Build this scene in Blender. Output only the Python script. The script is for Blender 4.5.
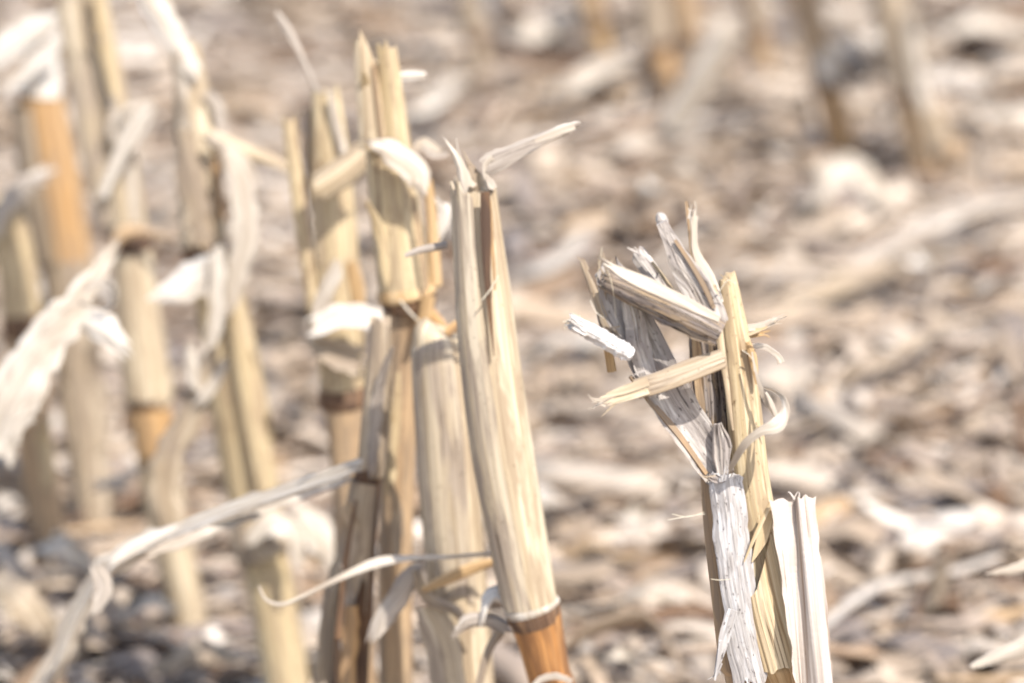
import bpy, math, random
import numpy as np
from mathutils import Vector, Matrix

for o in list(bpy.data.objects):
    bpy.data.objects.remove(o)
scene = bpy.context.scene
C = scene.collection
R = math.radians
rng = random.Random(11)
nrg = np.random.default_rng(7)

# ------------------------------------------------------------------ camera, sky, sun, exposure
CAM_H, PITCH, LENS, RX, RY = 0.88, 0.28, 170.0, 1024, 683
FPX = RX * LENS / 36.0
cam_d = bpy.data.cameras.new('camera')
cam = bpy.data.objects.new('camera', cam_d); C.objects.link(cam)
cam.location = (0, 0, CAM_H)
cam.rotation_euler = (math.pi / 2 - PITCH, 0, 0)
cam_d.lens = LENS; cam_d.sensor_width = 36.0
cam_d.clip_start = 0.05; cam_d.clip_end = 500
cam_d.dof.use_dof = True
cam_d.dof.focus_distance = 1.845
cam_d.dof.aperture_fstop = 7.6
cam_d.dof.aperture_blades = 9
scene.camera = cam

SUN_EL, SUN_AZ = R(52), R(150)      # azimuth clockwise from +Y (the viewing direction): behind the camera to the right
world = bpy.data.worlds.new('World'); scene.world = world
world.use_nodes = True
wn = world.node_tree; wn.nodes.clear()
wo = wn.nodes.new('ShaderNodeOutputWorld'); wb = wn.nodes.new('ShaderNodeBackground')
sky = wn.nodes.new('ShaderNodeTexSky'); sky.sky_type = 'NISHITA'; sky.sun_disc = False
sky.sun_elevation = SUN_EL; sky.sun_rotation = SUN_AZ
sky.dust_density = 1.5; sky.air_density = 1.0; sky.ozone_density = 1.0
wb.inputs['Strength'].default_value = 0.15
wn.links.new(sky.outputs[0], wb.inputs['Color']); wn.links.new(wb.outputs[0], wo.inputs['Surface'])

sun_d = bpy.data.lights.new('sun', 'SUN'); sun_d.energy = 4.0; sun_d.angle = R(0.53)
sun_d.color = (1.0, 0.968, 0.925)
sun = bpy.data.objects.new('sun', sun_d); C.objects.link(sun)
sv = Vector((math.sin(SUN_AZ) * math.cos(SUN_EL), math.cos(SUN_AZ) * math.cos(SUN_EL), math.sin(SUN_EL)))
sun.rotation_euler = sv.to_track_quat('Z', 'Y').to_euler()
sun.location = sv * 5

scene.view_settings.view_transform = 'Standard'
scene.view_settings.look = 'None'
scene.view_settings.gamma = 1.0
scene.view_settings.exposure = 0.83
scene.render.engine = 'CYCLES'
scene.cycles.max_bounces = 3
scene.cycles.use_denoising = True

# ------------------------------------------------------------------ helpers
CP, SP = math.cos(PITCH), math.sin(PITCH)
FWD = Vector((0, CP, -SP)); UPV = Vector((0, SP, CP)); RIGHT = Vector((1, 0, 0))
EYE = Vector((0, 0, CAM_H))

def at(px, py, Y):
    d = FWD + RIGHT * ((px - RX / 2) / FPX) - UPV * ((py - RY / 2) / FPX)
    return EYE + d * (Y / d.y)

def mpp(Y, z=0.1):                     # metres per photo pixel at distance Y
    return (Y * CP + (CAM_H - z) * SP) / FPX

def ground_Y(py, z=0.0):
    return (CAM_H - z) / math.tan(PITCH + math.atan((py - RY / 2) / FPX))

def hash1(i, s=0):
    return (math.sin(i * 127.1 + s * 311.7) * 43758.5453) % 1.0

def vnoise(x, s=0):
    i = math.floor(x); f = x - i; f = f * f * (3 - 2 * f)
    return (hash1(i, s) * (1 - f) + hash1(i + 1, s) * f) * 2 - 1

def vnoise2(x, y, s=0):
    i, j = math.floor(x), math.floor(y); f, g = x - i, y - j
    f = f * f * (3 - 2 * f); g = g * g * (3 - 2 * g)
    h = lambda a, b: hash1(a * 1.0 + b * 57.31, s)
    return ((h(i, j) * (1 - f) + h(i + 1, j) * f) * (1 - g) + (h(i, j + 1) * (1 - f) + h(i + 1, j + 1) * f) * g) * 2 - 1

def crom(vals, n):                     # Catmull-Rom resample of tuples / Vectors
    k = len(vals)
    if k == 2:
        return [vals[0] * (1 - i / n) + vals[1] * (i / n) for i in range(n + 1)]
    out = []
    for i in range(n + 1):
        t = i / n * (k - 1); a = min(int(t), k - 2); f = t - a
        p0 = vals[max(a - 1, 0)]; p1 = vals[a]; p2 = vals[a + 1]; p3 = vals[min(a + 2, k - 1)]
        out.append(0.5 * ((2 * p1) + (p2 - p0) * f + (2 * p0 - 5 * p1 + 4 * p2 - p3) * f * f
                          + (3 * p1 - p0 - 3 * p2 + p3) * f ** 3))
    return out

def lerp_list(vals, n):
    k = len(vals); out = []
    for i in range(n + 1):
        t = i / n * (k - 1); a = min(int(t), k - 2) if k > 1 else 0; f = t - a
        out.append(vals[a] if k == 1 else vals[a] * (1 - f) + vals[a + 1] * f)
    return out

def link(name, me, mat, parent=None):
    o = bpy.data.objects.new(name, me); C.objects.link(o)
    if mat is not None and not me.materials:
        me.materials.append(mat)
    if parent is not None:
        o.parent = parent
        o.matrix_parent_inverse = Matrix.Identity(4)
        o.location = (0, 0, 0) if parent.parent else -parent.location
    return o

def mesh_from(name, verts, faces, uvs=None, smooth=True):
    me = bpy.data.meshes.new(name)
    me.from_pydata([tuple(v) for v in verts], [], faces)
    if uvs is not None:
        ul = me.uv_layers.new(name='UVMap')
        li = np.empty(len(me.loops), dtype=np.int32); me.loops.foreach_get('vertex_index', li)
        ul.data.foreach_set('uv', np.asarray(uvs, dtype=np.float32)[li].ravel())
    if smooth:
        me.polygons.foreach_set('use_smooth', [True] * len(me.polygons))
        me.set_sharp_from_angle(angle=R(42))
    me.update()
    return me

def thing(name, label, cat, loc, group=None):
    o = bpy.data.objects.new(name, None); C.objects.link(o)
    o.empty_display_size = 0.02
    o.location = loc
    o['label'] = label; o['category'] = cat
    if group: o['group'] = group
    return o

def tag(o, label, cat, group=None):
    o['label'] = label; o['category'] = cat
    if group: o['group'] = group
    return o

_seed = [0]
def nseed():
    _seed[0] += 1
    return _seed[0] * 1.37

def front_of(T):
    F = -FWD - T * (-FWD).dot(T)
    if F.length < 1e-4: F = Vector((0, 0, 1))
    return F.normalized()

def tangents(c):
    n = len(c); out = []
    for i in range(n):
        t = c[min(i + 1, n - 1)] - c[max(i - 1, 0)]
        out.append(t.normalized() if t.length > 1e-9 else Vector((0, 0, 1)))
    return out

def tube(parent, name, mat, pts, diam, n=None, sides=24, oval=1.0, arc=None, thick=0.0006,
         rib=0.01, ribn=26, lump=0.0, rim0=None, rim1=None, jag0=0.0, jag1=0.0, spin=0.0, flute=0.0):
    """Stem, ring or open sheath along world points; angle 0 faces the camera, +90 is to the right."""
    s = nseed()
    length = sum((pts[i + 1] - pts[i]).length for i in range(len(pts) - 1))
    n = n or max(4, min(40, int(length / 0.006)))
    c = crom(pts, n); dd = crom(diam, n) if len(diam) > 2 else lerp_list(diam, n)
    T = tangents(c)
    ov = c[-1] - c[0]
    sgn = 1.0 if ov.cross(front_of(ov.normalized())).x >= 0 else -1.0
    closed = arc is None
    m = sides
    a0, a1 = (0.0, 2 * math.pi) if closed else (R(arc[0]), R(arc[1]))
    verts, uvs, faces = [], [], []
    def ringpt(i, j, off):
        u = j / m; a = a0 + (a1 - a0) * u
        F = front_of(T[i]); Rt = T[i].cross(F) * sgn
        r = dd[i] / 2
        if rib: r *= 1 + rib * vnoise(u * ribn + 0.001, s) * (0.75 + 0.25 * vnoise(i * 0.21, s + 3)) 
        if flute: r *= 1 - flute * math.exp(-((math.degrees(a) - 25) / 14) ** 2)
        if lump:
            uw = min(u, 1 - u) * 2 if closed else u
            r *= 1 + lump * (vnoise2(i * 0.37, uw * 4.3, s + 5) + 0.7 * vnoise2(i * 0.9, uw * 9.7, s + 9))
        r += off
        aa = a + spin
        p = c[i] + F * (math.cos(aa) * r * oval) + Rt * (math.sin(aa) * r)
        L0 = i / n
        if rim0 or jag0:
            k = (rim0(a) if rim0 else 0) + jag0 * vnoise(u * 23, s + 1)
            p = p + T[0] * k * max(0, 1 - L0 * 3.0)
        if rim1 or jag1:
            k = (rim1(a) if rim1 else 0) + jag1 * vnoise(u * 19, s + 2)
            p = p + T[n] * k * max(0, 1 - (1 - L0) * 3.0)
        return p
    cols = m if closed else m + 1
    layers = (0.0,) if closed else (0.0, -thick)
    acc = 0.0
    circ = math.pi * sum(dd) / len(dd) * ((a1 - a0) / (2 * math.pi))
    su, svv = hash1(s) * 3, hash1(s, 4) * 3
    for off in layers:
        acc = 0.0
        for i in range(n + 1):
            if i: acc += (c[i] - c[i - 1]).length
            for j in range(cols):
                verts.append(ringpt(i, j, off)); uvs.append((su + j / m * circ, svv + acc))
    def idx(l, i, j): return l * (n + 1) * cols + i * cols + (j % cols if closed else j)
    for l in range(len(layers)):
        for i in range(n):
            for j in range(m):
                q = (idx(l, i, j), idx(l, i, j + 1), idx(l, i + 1, j + 1), idx(l, i + 1, j))
                faces.append(q if l == 0 else q[::-1])
    if closed:
        for i, rev in ((0, True), (n, False)):
            k = len(verts)
            verts.append(c[i] + T[i] * (-0.0015 if i else 0.0)); uvs.append((su, svv))
            for j in range(m):
                f = (idx(0, i, j), idx(0, i, j + 1), k)
                faces.append(f[::-1] if rev else f)
    else:
        for i in range(n):
            faces.append((idx(0, i, 0), idx(0, i + 1, 0), idx(1, i + 1, 0), idx(1, i, 0)))
            faces.append((idx(0, i, m), idx(1, i, m), idx(1, i + 1, m), idx(0, i + 1, m)))
        for j in range(m):
            faces.append((idx(0, 0, j), idx(1, 0, j), idx(1, 0, j + 1), idx(0, 0, j + 1)))
            faces.append((idx(0, n, j), idx(0, n, j + 1), idx(1, n, j + 1), idx(1, n, j)))
    return link(name, mesh_from(name, verts, faces, uvs), mat, parent)

def ribbon(parent, name, mat, pts, width, n=None, cols=8, cup=0.0, twist=(0,), thick=0.0005, fray0=0.0,
           fray1=0.0, edge=0.0, rough=0.0, teeth=6, face=None):
    """Leaf strip or splinter: a thin solid band along world points, its face turned to the camera, then twisted."""
    s = nseed()
    length = sum((pts[i + 1] - pts[i]).length for i in range(len(pts) - 1))
    n = n or max(6, min(44, int(length / 0.003)))
    c = crom(pts, n); ww = [max(w, 0.0002) for w in (crom(width, n) if len(width) > 2 else lerp_list(width, n))]
    tw = lerp_list(list(twist), n)
    T = tangents(c)
    verts, uvs, faces = [], [], []
    su, svv = hash1(s) * 3, hash1(s, 4) * 3
    for l in (0, 1):
        acc = 0.0
        for i in range(n + 1):
            if i: acc += (c[i] - c[i - 1]).length
            F = front_of(T[i]) if face is None else (face - T[i] * face.dot(T[i])).normalized()
            B = T[i].cross(F)
            q = Matrix.Rotation(R(tw[i]), 3, T[i]); F = q @ F; B = q @ B
            for j in range(cols + 1):
                u = j / cols * 2 - 1
                w = ww[i] / 2
                if edge: w *= 1 + edge * (vnoise(i * 0.55 + (7 if u > 0 else 0), s) + 0.7 * vnoise(i * 1.7 + (3 if u > 0 else 0), s + 1))
                h = -cup * ww[i] * u * u
                if rough:
                    h += rough * (vnoise(j * 1.3, s + 2) * (0.6 + 0.4 * vnoise(i * 0.3, s + 8)) + 0.6 * vnoise2(i * 0.5, j * 0.9, s + 3))
                p = c[i] + B * (u * w) + F * (h + (thick / 2 if l == 0 else -thick / 2))
                if fray0:
                    p = p + T[0] * fray0 * vnoise(j / cols * teeth, s + 6) * max(0, 1 - i / n * 4)
                if fray1:
                    p = p + T[n] * fray1 * vnoise(j / cols * teeth, s + 7) * max(0, 1 - (1 - i / n) * 4)
                verts.append(p); uvs.append((su + (u * 0.5 + 0.5) * ww[i], svv + acc))
    k = cols + 1
    def idx(l, i, j): return l * (n + 1) * k + i * k + j
    for i in range(n):
        for j in range(cols):
            faces.append((idx(0, i, j), idx(0, i, j + 1), idx(0, i + 1, j + 1), idx(0, i + 1, j)))
            faces.append((idx(1, i, j), idx(1, i + 1, j), idx(1, i + 1, j + 1), idx(1, i, j + 1)))
        faces.append((idx(0, i, 0), idx(0, i + 1, 0), idx(1, i + 1, 0), idx(1, i, 0)))
        faces.append((idx(0, i, cols), idx(1, i, cols), idx(1, i + 1, cols), idx(0, i + 1, cols)))
    for j in range(cols):
        faces.append((idx(0, 0, j), idx(1, 0, j), idx(1, 0, j + 1), idx(0, 0, j + 1)))
        faces.append((idx(0, n, j), idx(0, n, j + 1), idx(1, n, j + 1), idx(1, n, j)))
    return link(name, mesh_from(name, verts, faces, uvs), mat, parent)

def pts3(spec, Y):
    return [at(p[0], p[1], p[2] if len(p) > 2 else Y) for p in spec]

def rib_px(parent, name, mat, spec, wpx, Y, **k):
    if Y > 1.85 and max(wpx) > 11 and mat in (M['white'], M['paleleaf'], M['greyleaf'], M['beige']):
        k['edge'] = max(k.get('edge', 0), 0.2); k.setdefault('rough', 0.0008); k.setdefault('fray1', 0.005); k.setdefault('fray0', 0.004)
    return ribbon(parent, name, mat, pts3(spec, Y), [w * mpp(Y) for w in wpx], **k)

def to_ground(a, b, z=-0.004):         # where the line a->b meets the ground
    t = (z - a.z) / (b.z - a.z)
    return a + (b - a) * t

def tube_px(parent, name, mat, spec, Y, ground=False, **k):
    """spec: (px, py, diameter px); first is the top. ground=True carries the last leg down to the soil."""
    p = [at(a[0], a[1], Y) for a in spec]; d = [a[2] * mpp(Y) * (1.16 if Y > 2.15 else 1.0) for a in spec]
    if ground:
        g = to_ground(p[-2], p[-1])
        g.x = p[-1].x + (g.x - p[-1].x) * 0.6
        p.append(g); d.append(d[-1] * 1.05)
    return tube(parent, name, mat, p, d, **k)

# ------------------------------------------------------------------ materials
def srgb(r, g, b):
    f = lambda c: c / 12.92 if c <= 0.04045 else ((c + 0.055) / 1.055) ** 2.4
    return (f(r / 255), f(g / 255), f(b / 255), 1)

def fibre_mat(name, c_lo, c_mid, c_hi, weather=None, w_amt=0.35, speck=0.0, speck_col=(0.03, 0.025, 0.02, 1),
              rough=0.7, bump=0.35, transl=0.0, fine=1100.0, tint=None, spec=0.25, coarse=1.0, cheap=False, lines=0.0, line_col=(0.09, 0.07, 0.055, 1), line_u=420.0):
    m = bpy.data.materials.new(name); m.use_nodes = True
    nt = m.node_tree; N = nt.nodes; Lk = nt.links; N.clear()
    out = N.new('ShaderNodeOutputMaterial'); bs = N.new('ShaderNodeBsdfPrincipled')
    uv = N.new('ShaderNodeUVMap'); uv.uv_map = 'UVMap'
    def noise(su, sv, detail=3.0, rgh=0.55, off=0.0, dist=0.0):
        mp = N.new('ShaderNodeMapping'); mp.inputs['Scale'].default_value = (su, sv, 1)
        mp.inputs['Location'].default_value = (off, off * 1.7, off)
        nz = N.new('ShaderNodeTexNoise'); nz.inputs['Scale'].default_value = 1.0
        nz.inputs['Detail'].default_value = detail; nz.inputs['Roughness'].default_value = rgh
        nz.inputs['Distortion'].default_value = dist
        Lk.new(uv.outputs[0], mp.inputs[0]); Lk.new(mp.outputs[0], nz.inputs['Vector'])
        return nz
    fine_n = noise(fine, 9 * coarse, 1.0 if cheap else 3.0, 0.6)
    mid_n = noise(fine * 0.22, 3.5 * coarse, 1.0 if cheap else 2.0, 0.5, 3.1)
    blot = None if cheap else noise(190 * coarse, 26 * coarse, 3.0, 0.6, 7.7, 0.4)
    mx = N.new('ShaderNodeMath'); mx.operation = 'MULTIPLY_ADD'; mx.inputs[1].default_value = 0.55
    Lk.new(fine_n.outputs[0], mx.inputs[0])
    m2 = N.new('ShaderNodeMath'); m2.operation = 'MULTIPLY'; m2.inputs[1].default_value = 0.45
    Lk.new(mid_n.outputs[0], m2.inputs[0]); Lk.new(m2.outputs[0], mx.inputs[2])
    cr = N.new('ShaderNodeValToRGB')
    e = cr.color_ramp.elements
    e[0].position = 0.37; e[0].color = c_lo; e[1].position = 0.62; e[1].color = c_hi
    mdl = e.new(0.48); mdl.color = c_mid
    Lk.new(mx.outputs[0], cr.inputs[0])
    col = cr.outputs[0]
    if weather is not None:
        rr = N.new('ShaderNodeMapRange'); rr.inputs['From Min'].default_value = 0.62 - w_amt * 0.5
        rr.inputs['From Max'].default_value = 0.78 - w_amt * 0.5
        Lk.new(blot.outputs[0], rr.inputs[0])
        mm = N.new('ShaderNodeMixRGB'); mm.inputs[2].default_value = weather
        Lk.new(rr.outputs[0], mm.inputs[0]); Lk.new(col, mm.inputs[1]); col = mm.outputs[0]
    if speck > 0:
        sp = noise(700, 330, 4.0, 0.65, 13.3)
        sr = N.new('ShaderNodeMapRange'); sr.inputs['From Min'].default_value = 0.70 - speck * 0.2
        sr.inputs['From Max'].default_value = 0.78 - speck * 0.2; sr.inputs['To Max'].default_value = 0.85
        Lk.new(sp.outputs[0], sr.inputs[0])
        ms = N.new('ShaderNodeMixRGB'); ms.inputs[2].default_value = speck_col
        Lk.new(sr.outputs[0], ms.inputs[0]); Lk.new(col, ms.inputs[1]); col = ms.outputs[0]
    line_fac = None
    if lines > 0:
        ln = noise(line_u, 3.0, 2.0, 0.5, 21.3, 0.15)
        s1 = N.new('ShaderNodeMath'); s1.operation = 'SUBTRACT'; s1.inputs[1].default_value = 0.5
        s2 = N.new('ShaderNodeMath'); s2.operation = 'ABSOLUTE'
        lr_ = N.new('ShaderNodeMapRange'); lr_.inputs['From Min'].default_value = 0.004; lr_.inputs['From Max'].default_value = 0.022
        lr_.inputs['To Min'].default_value = 1.0; lr_.inputs['To Max'].default_value = 0.0
        gate = N.new('ShaderNodeMapRange'); gate.inputs['From Min'].default_value = 0.45; gate.inputs['From Max'].default_value = 0.6
        gate.inputs['To Max'].default_value = lines
        ml = N.new('ShaderNodeMath'); ml.operation = 'MULTIPLY'
        Lk.new(ln.outputs[0], s1.inputs[0]); Lk.new(s1.outputs[0], s2.inputs[0]); Lk.new(s2.outputs[0], lr_.inputs[0])
        Lk.new(blot.outputs[0], gate.inputs[0]); Lk.new(lr_.outputs[0], ml.inputs[0]); Lk.new(gate.outputs[0], ml.inputs[1])
        mline = N.new('ShaderNodeMixRGB'); mline.inputs[2].default_value = line_col
        Lk.new(ml.outputs[0], mline.inputs[0]); Lk.new(col, mline.inputs[1]); col = mline.outputs[0]
    if tint == 'attr':
        at_ = N.new('ShaderNodeVertexColor'); at_.layer_name = 'tint'
        mt = N.new('ShaderNodeMixRGB'); mt.blend_type = 'MULTIPLY'; mt.inputs[0].default_value = 1.0
        Lk.new(col, mt.inputs[1]); Lk.new(at_.outputs[0], mt.inputs[2]); col = mt.outputs[0]
    elif tint == 'obj':
        at_ = N.new('ShaderNodeObjectInfo')
        mt = N.new('ShaderNodeMixRGB'); mt.blend_type = 'MULTIPLY'; mt.inputs[0].default_value = 1.0
        Lk.new(col, mt.inputs[1]); Lk.new(at_.outputs['Color'], mt.inputs[2]); col = mt.outputs[0]
    Lk.new(col, bs.inputs['Base Color'])
    bs.inputs['Roughness'].default_value = rough
    bs.inputs['Specular IOR Level'].default_value = spec
    if bump > 0:
        ba = N.new('ShaderNodeMath'); ba.operation = 'MULTIPLY_ADD'; ba.inputs[1].default_value = 0.5
        if blot: Lk.new(blot.outputs[0], ba.inputs[0])
        Lk.new(mx.outputs[0], ba.inputs[2])
        bp = N.new('ShaderNodeBump'); bp.inputs['Strength'].default_value = bump; bp.inputs['Distance'].default_value = 0.0012
        Lk.new(ba.outputs[0], bp.inputs['Height']); Lk.new(bp.outputs[0], bs.inputs['Normal'])
    last = bs.outputs[0]
    if transl > 0:
        tr = N.new('ShaderNodeBsdfTranslucent'); Lk.new(col, tr.inputs[0])
        sh = N.new('ShaderNodeMixShader'); sh.inputs[0].default_value = transl
        Lk.new(last, sh.inputs[1]); Lk.new(tr.outputs[0], sh.inputs[2]); last = sh.outputs[0]
    Lk.new(last, out.inputs['Surface'])
    return m

M = {}
M['straw'] = fibre_mat('straw_stem', srgb(152, 128, 93), srgb(189, 167, 129), srgb(210, 192, 158),
                       weather=srgb(168, 146, 116), w_amt=0.35, speck=0.42, speck_col=srgb(106, 82, 56), rough=0.5, bump=0.25, spec=0.35, lines=0.8, line_col=srgb(106, 78, 48), coarse=1.4)
M['ribbed'] = fibre_mat('ribbed_sheath', srgb(124, 97, 66), srgb(190, 165, 127), srgb(214, 193, 158), rough=0.6, bump=0.8, fine=560, lines=1.0, line_col=srgb(98, 72, 46), line_u=420)
M['cream'] = fibre_mat('cream_sheath', srgb(146, 124, 95), srgb(187, 167, 137), srgb(209, 194, 167),
                       weather=srgb(166, 146, 120), w_amt=0.35, speck=0.3, speck_col=srgb(108, 86, 62), rough=0.55, bump=0.25, fine=760, lines=0.7, line_col=srgb(112, 86, 58), line_u=320, spec=0.3)
M['sheathgrey'] = fibre_mat('grey_beige_sheath', srgb(144, 125, 101), srgb(182, 164, 137), srgb(205, 190, 166),
                       weather=srgb(160, 144, 126), w_amt=0.4, speck=0.32, speck_col=srgb(104, 90, 76), rough=0.75, bump=0.4, fine=620, lines=0.8, line_col=srgb(100, 84, 68), line_u=380)
M['amber'] = fibre_mat('deep_amber_internode', srgb(142, 92, 46), srgb(178, 124, 70), srgb(200, 152, 98),
                       weather=srgb(132, 92, 58), w_amt=0.45, speck=0.3, speck_col=srgb(84, 52, 30), rough=0.45, bump=0.15, spec=0.4, lines=0.5, line_col=srgb(96, 60, 34))
M['grey'] = fibre_mat('weathered_grey_fibre', srgb(132, 122, 112), srgb(182, 172, 161), srgb(208, 199, 189),
                      weather=srgb(158, 148, 140), w_amt=0.45, speck=0.5, speck_col=srgb(84, 76, 72), rough=0.85, bump=0.6, lines=0.9, line_col=srgb(74, 66, 62), coarse=2.2)
M['darkgrey'] = fibre_mat('dark_weathered_fibre', srgb(66, 57, 52), srgb(122, 111, 104), srgb(172, 161, 152),
                          weather=srgb(150, 130, 106), w_amt=0.35, speck=0.6, speck_col=srgb(44, 37, 34), rough=0.85, bump=0.9, lines=1.0, line_col=srgb(44, 37, 33), coarse=2.5)
M['silver'] = fibre_mat('bleached_bark', srgb(152, 146, 143), srgb(196, 191, 187), srgb(218, 214, 209),
                        weather=srgb(172, 165, 159), w_amt=0.45, speck=0.5, speck_col=srgb(80, 73, 70), rough=0.85, bump=0.7, lines=0.6, line_col=srgb(84, 77, 73), line_u=500, coarse=3.0)
M['white'] = fibre_mat('bleached_leaf', srgb(180, 164, 144), srgb(212, 202, 188), srgb(228, 221, 212),
                       weather=srgb(198, 184, 166), w_amt=0.25, rough=0.65, bump=0.6, transl=0.15, fine=450, lines=0.5, line_col=srgb(150, 126, 100), line_u=260)
M['foldwhite'] = fibre_mat('bleached_sheath', srgb(148, 129, 114), srgb(193, 180, 167), srgb(212, 202, 192),
                           rough=0.75, bump=0.6, transl=0.03, fine=600, lines=1.0, line_col=srgb(124, 100, 82), line_u=420)
M['paleleaf'] = fibre_mat('pale_dry_leaf', srgb(178, 160, 138), srgb(206, 193, 175), srgb(224, 214, 200),
                          weather=srgb(188, 173, 155), w_amt=0.35, rough=0.65, bump=0.5, transl=0.22, fine=700, lines=0.4, line_col=srgb(140, 116, 90))
M['beige'] = fibre_mat('beige_dry_leaf', srgb(134, 113, 88), srgb(170, 150, 124), srgb(197, 180, 157),
                       weather=srgb(152, 135, 116), w_amt=0.4, speck=0.3, speck_col=srgb(90, 73, 58), rough=0.7, bump=0.5, transl=0.1, fine=700, lines=0.7, line_col=srgb(88, 70, 52))
M['greyleaf'] = fibre_mat('grey_dry_leaf', srgb(142, 129, 116), srgb(180, 167, 152), srgb(204, 192, 178),
                          weather=srgb(160, 147, 134), w_amt=0.4, speck=0.3, speck_col=srgb(98, 86, 76), rough=0.75, bump=0.5, transl=0.1, fine=700, lines=0.7, line_col=srgb(96, 82, 70))
M['orange'] = fibre_mat('amber_internode', srgb(148, 110, 68), srgb(178, 139, 92), srgb(198, 163, 117),
                        weather=srgb(156, 127, 95), w_amt=0.4, speck=0.18, speck_col=srgb(96, 64, 40), rough=0.5, bump=0.12, spec=0.35, lines=0.4, line_col=srgb(110, 74, 44))
M['tan'] = fibre_mat('tan_internode', srgb(136, 109, 80), srgb(168, 139, 106), srgb(191, 164, 129),
                     weather=srgb(140, 120, 98), w_amt=0.35, speck=0.3, speck_col=srgb(86, 64, 46), rough=0.5, bump=0.2, spec=0.35, lines=0.6, line_col=srgb(92, 66, 42))
M['amberleaf'] = fibre_mat('amber_splinter', srgb(152, 120, 82), srgb(188, 154, 110), srgb(210, 181, 140), rough=0.65, bump=0.4, transl=0.1, lines=0.5, line_col=srgb(110, 80, 50))
M['brown'] = fibre_mat('dark_node_tissue', srgb(76, 56, 42), srgb(112, 84, 62), srgb(142, 112, 84),
                       weather=srgb(84, 66, 54), w_amt=0.4, speck=0.2, rough=0.75, bump=0.5)
M['pith'] = fibre_mat('white_pith', srgb(186, 176, 166), srgb(216, 210, 203), srgb(228, 224, 219), rough=0.95, bump=1.0, fine=420, coarse=10)
M['hair'] = fibre_mat('fine_fibre', srgb(196, 180, 150), srgb(220, 208, 184), srgb(232, 222, 204), rough=0.5, bump=0.0, transl=0.3)
for key, src in (('litter', 'attr'), ('scrap', 'obj')):
    M[key] = fibre_mat(key + '_tinted', (0.66, 0.64, 0.62, 1), (0.88, 0.87, 0.86, 1), (1, 1, 1, 1), rough=0.75, bump=0.3, transl=0.1, fine=420, tint=src, cheap=True)

def soil_mat():
    m = bpy.data.materials.new('field_soil'); m.use_nodes = True
    nt = m.node_tree; N = nt.nodes; Lk = nt.links
    bs = N['Principled BSDF']
    tc = N.new('ShaderNodeTexCoord')
    n1 = N.new('ShaderNodeTexNoise'); n1.inputs['Scale'].default_value = 60; n1.inputs['Detail'].default_value = 8
    n2 = N.new('ShaderNodeTexNoise'); n2.inputs['Scale'].default_value = 7; n2.inputs['Detail'].default_value = 5
    for q in (n1, n2): Lk.new(tc.outputs['Object'], q.inputs['Vector'])
    cr = N.new('ShaderNodeValToRGB')
    cr.color_ramp.elements[0].position = 0.3; cr.color_ramp.elements[0].color = srgb(134, 116, 102)
    cr.color_ramp.elements[1].position = 0.72; cr.color_ramp.elements[1].color = srgb(178, 159, 140)
    mx = N.new('ShaderNodeMath'); mx.operation = 'MULTIPLY_ADD'; mx.inputs[1].default_value = 0.6
    m2 = N.new('ShaderNodeMath'); m2.operation = 'MULTIPLY'; m2.inputs[1].default_value = 0.4
    Lk.new(n2.outputs[0], m2.inputs[0]); Lk.new(n1.outputs[0], mx.inputs[0]); Lk.new(m2.outputs[0], mx.inputs[2])
    Lk.new(mx.outputs[0], cr.inputs[0]); Lk.new(cr.outputs[0], bs.inputs['Base Color'])
    bs.inputs['Roughness'].default_value = 0.95; bs.inputs['Specular IOR Level'].default_value = 0.1
    bp = N.new('ShaderNodeBump'); bp.inputs['Strength'].default_value = 0.8; bp.inputs['Distance'].default_value = 0.01
    Lk.new(n1.outputs[0], bp.inputs['Height']); Lk.new(bp.outputs[0], bs.inputs['Normal'])
    return m
M['soil'] = soil_mat()

# ------------------------------------------------------------------ ground
def terrain(x, y):
    return (0.007 * np.sin(x * 9.1 + 1.3 * np.sin(y * 5.3)) * np.cos(y * 8.3 + x * 3.1)
            + 0.004 * np.sin(x * 23 + y * 17) * np.sin(y * 29 - x * 11))
def axis(lo, hi, step, far):
    a = np.arange(lo, hi + 1e-6, step)
    g = np.array([0.3, 1, 3, 10, 40, far])
    return np.concatenate([lo - g[::-1], a, hi + g])
gx = axis(-2.4, 2.4, 0.025, 120.0); gy = axis(0.4, 6.8, 0.025, 120.0)
X, Yg = np.meshgrid(gx, gy)
Z = terrain(X, Yg) * (np.abs(X) < 2.6) * (Yg < 7.0) * (Yg > 0.2) - 0.006
gv = np.stack([X.ravel(), Yg.ravel(), Z.ravel()], 1)
nx, ny = len(gx), len(gy)
ii = (np.arange(ny - 1)[:, None] * nx + np.arange(nx - 1)[None, :]).ravel()
gf = np.stack([ii, ii + 1, ii + nx + 1, ii + nx], 1)
gme = bpy.data.meshes.new('ground')
gme.from_pydata(gv.tolist(), [], gf.tolist()); gme.polygons.foreach_set('use_smooth', [True] * len(gme.polygons))
ground = link('ground', gme, M['soil'])
ground['kind'] = 'structure'; ground['label'] = 'brown field soil under the maize residue'

# ------------------------------------------------------------------ litter carpet
PAL = np.array([srgb(198, 182, 164)[:3], srgb(180, 162, 142)[:3], srgb(166, 151, 138)[:3], srgb(212, 199, 184)[:3],
                srgb(156, 134, 112)[:3], srgb(146, 136, 130)[:3], srgb(118, 94, 74)[:3], srgb(224, 215, 204)[:3], srgb(188, 162, 130)[:3]])
PW = np.array([0.2, 0.17, 0.15, 0.13, 0.1, 0.08, 0.07, 0.08, 0.03])

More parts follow.
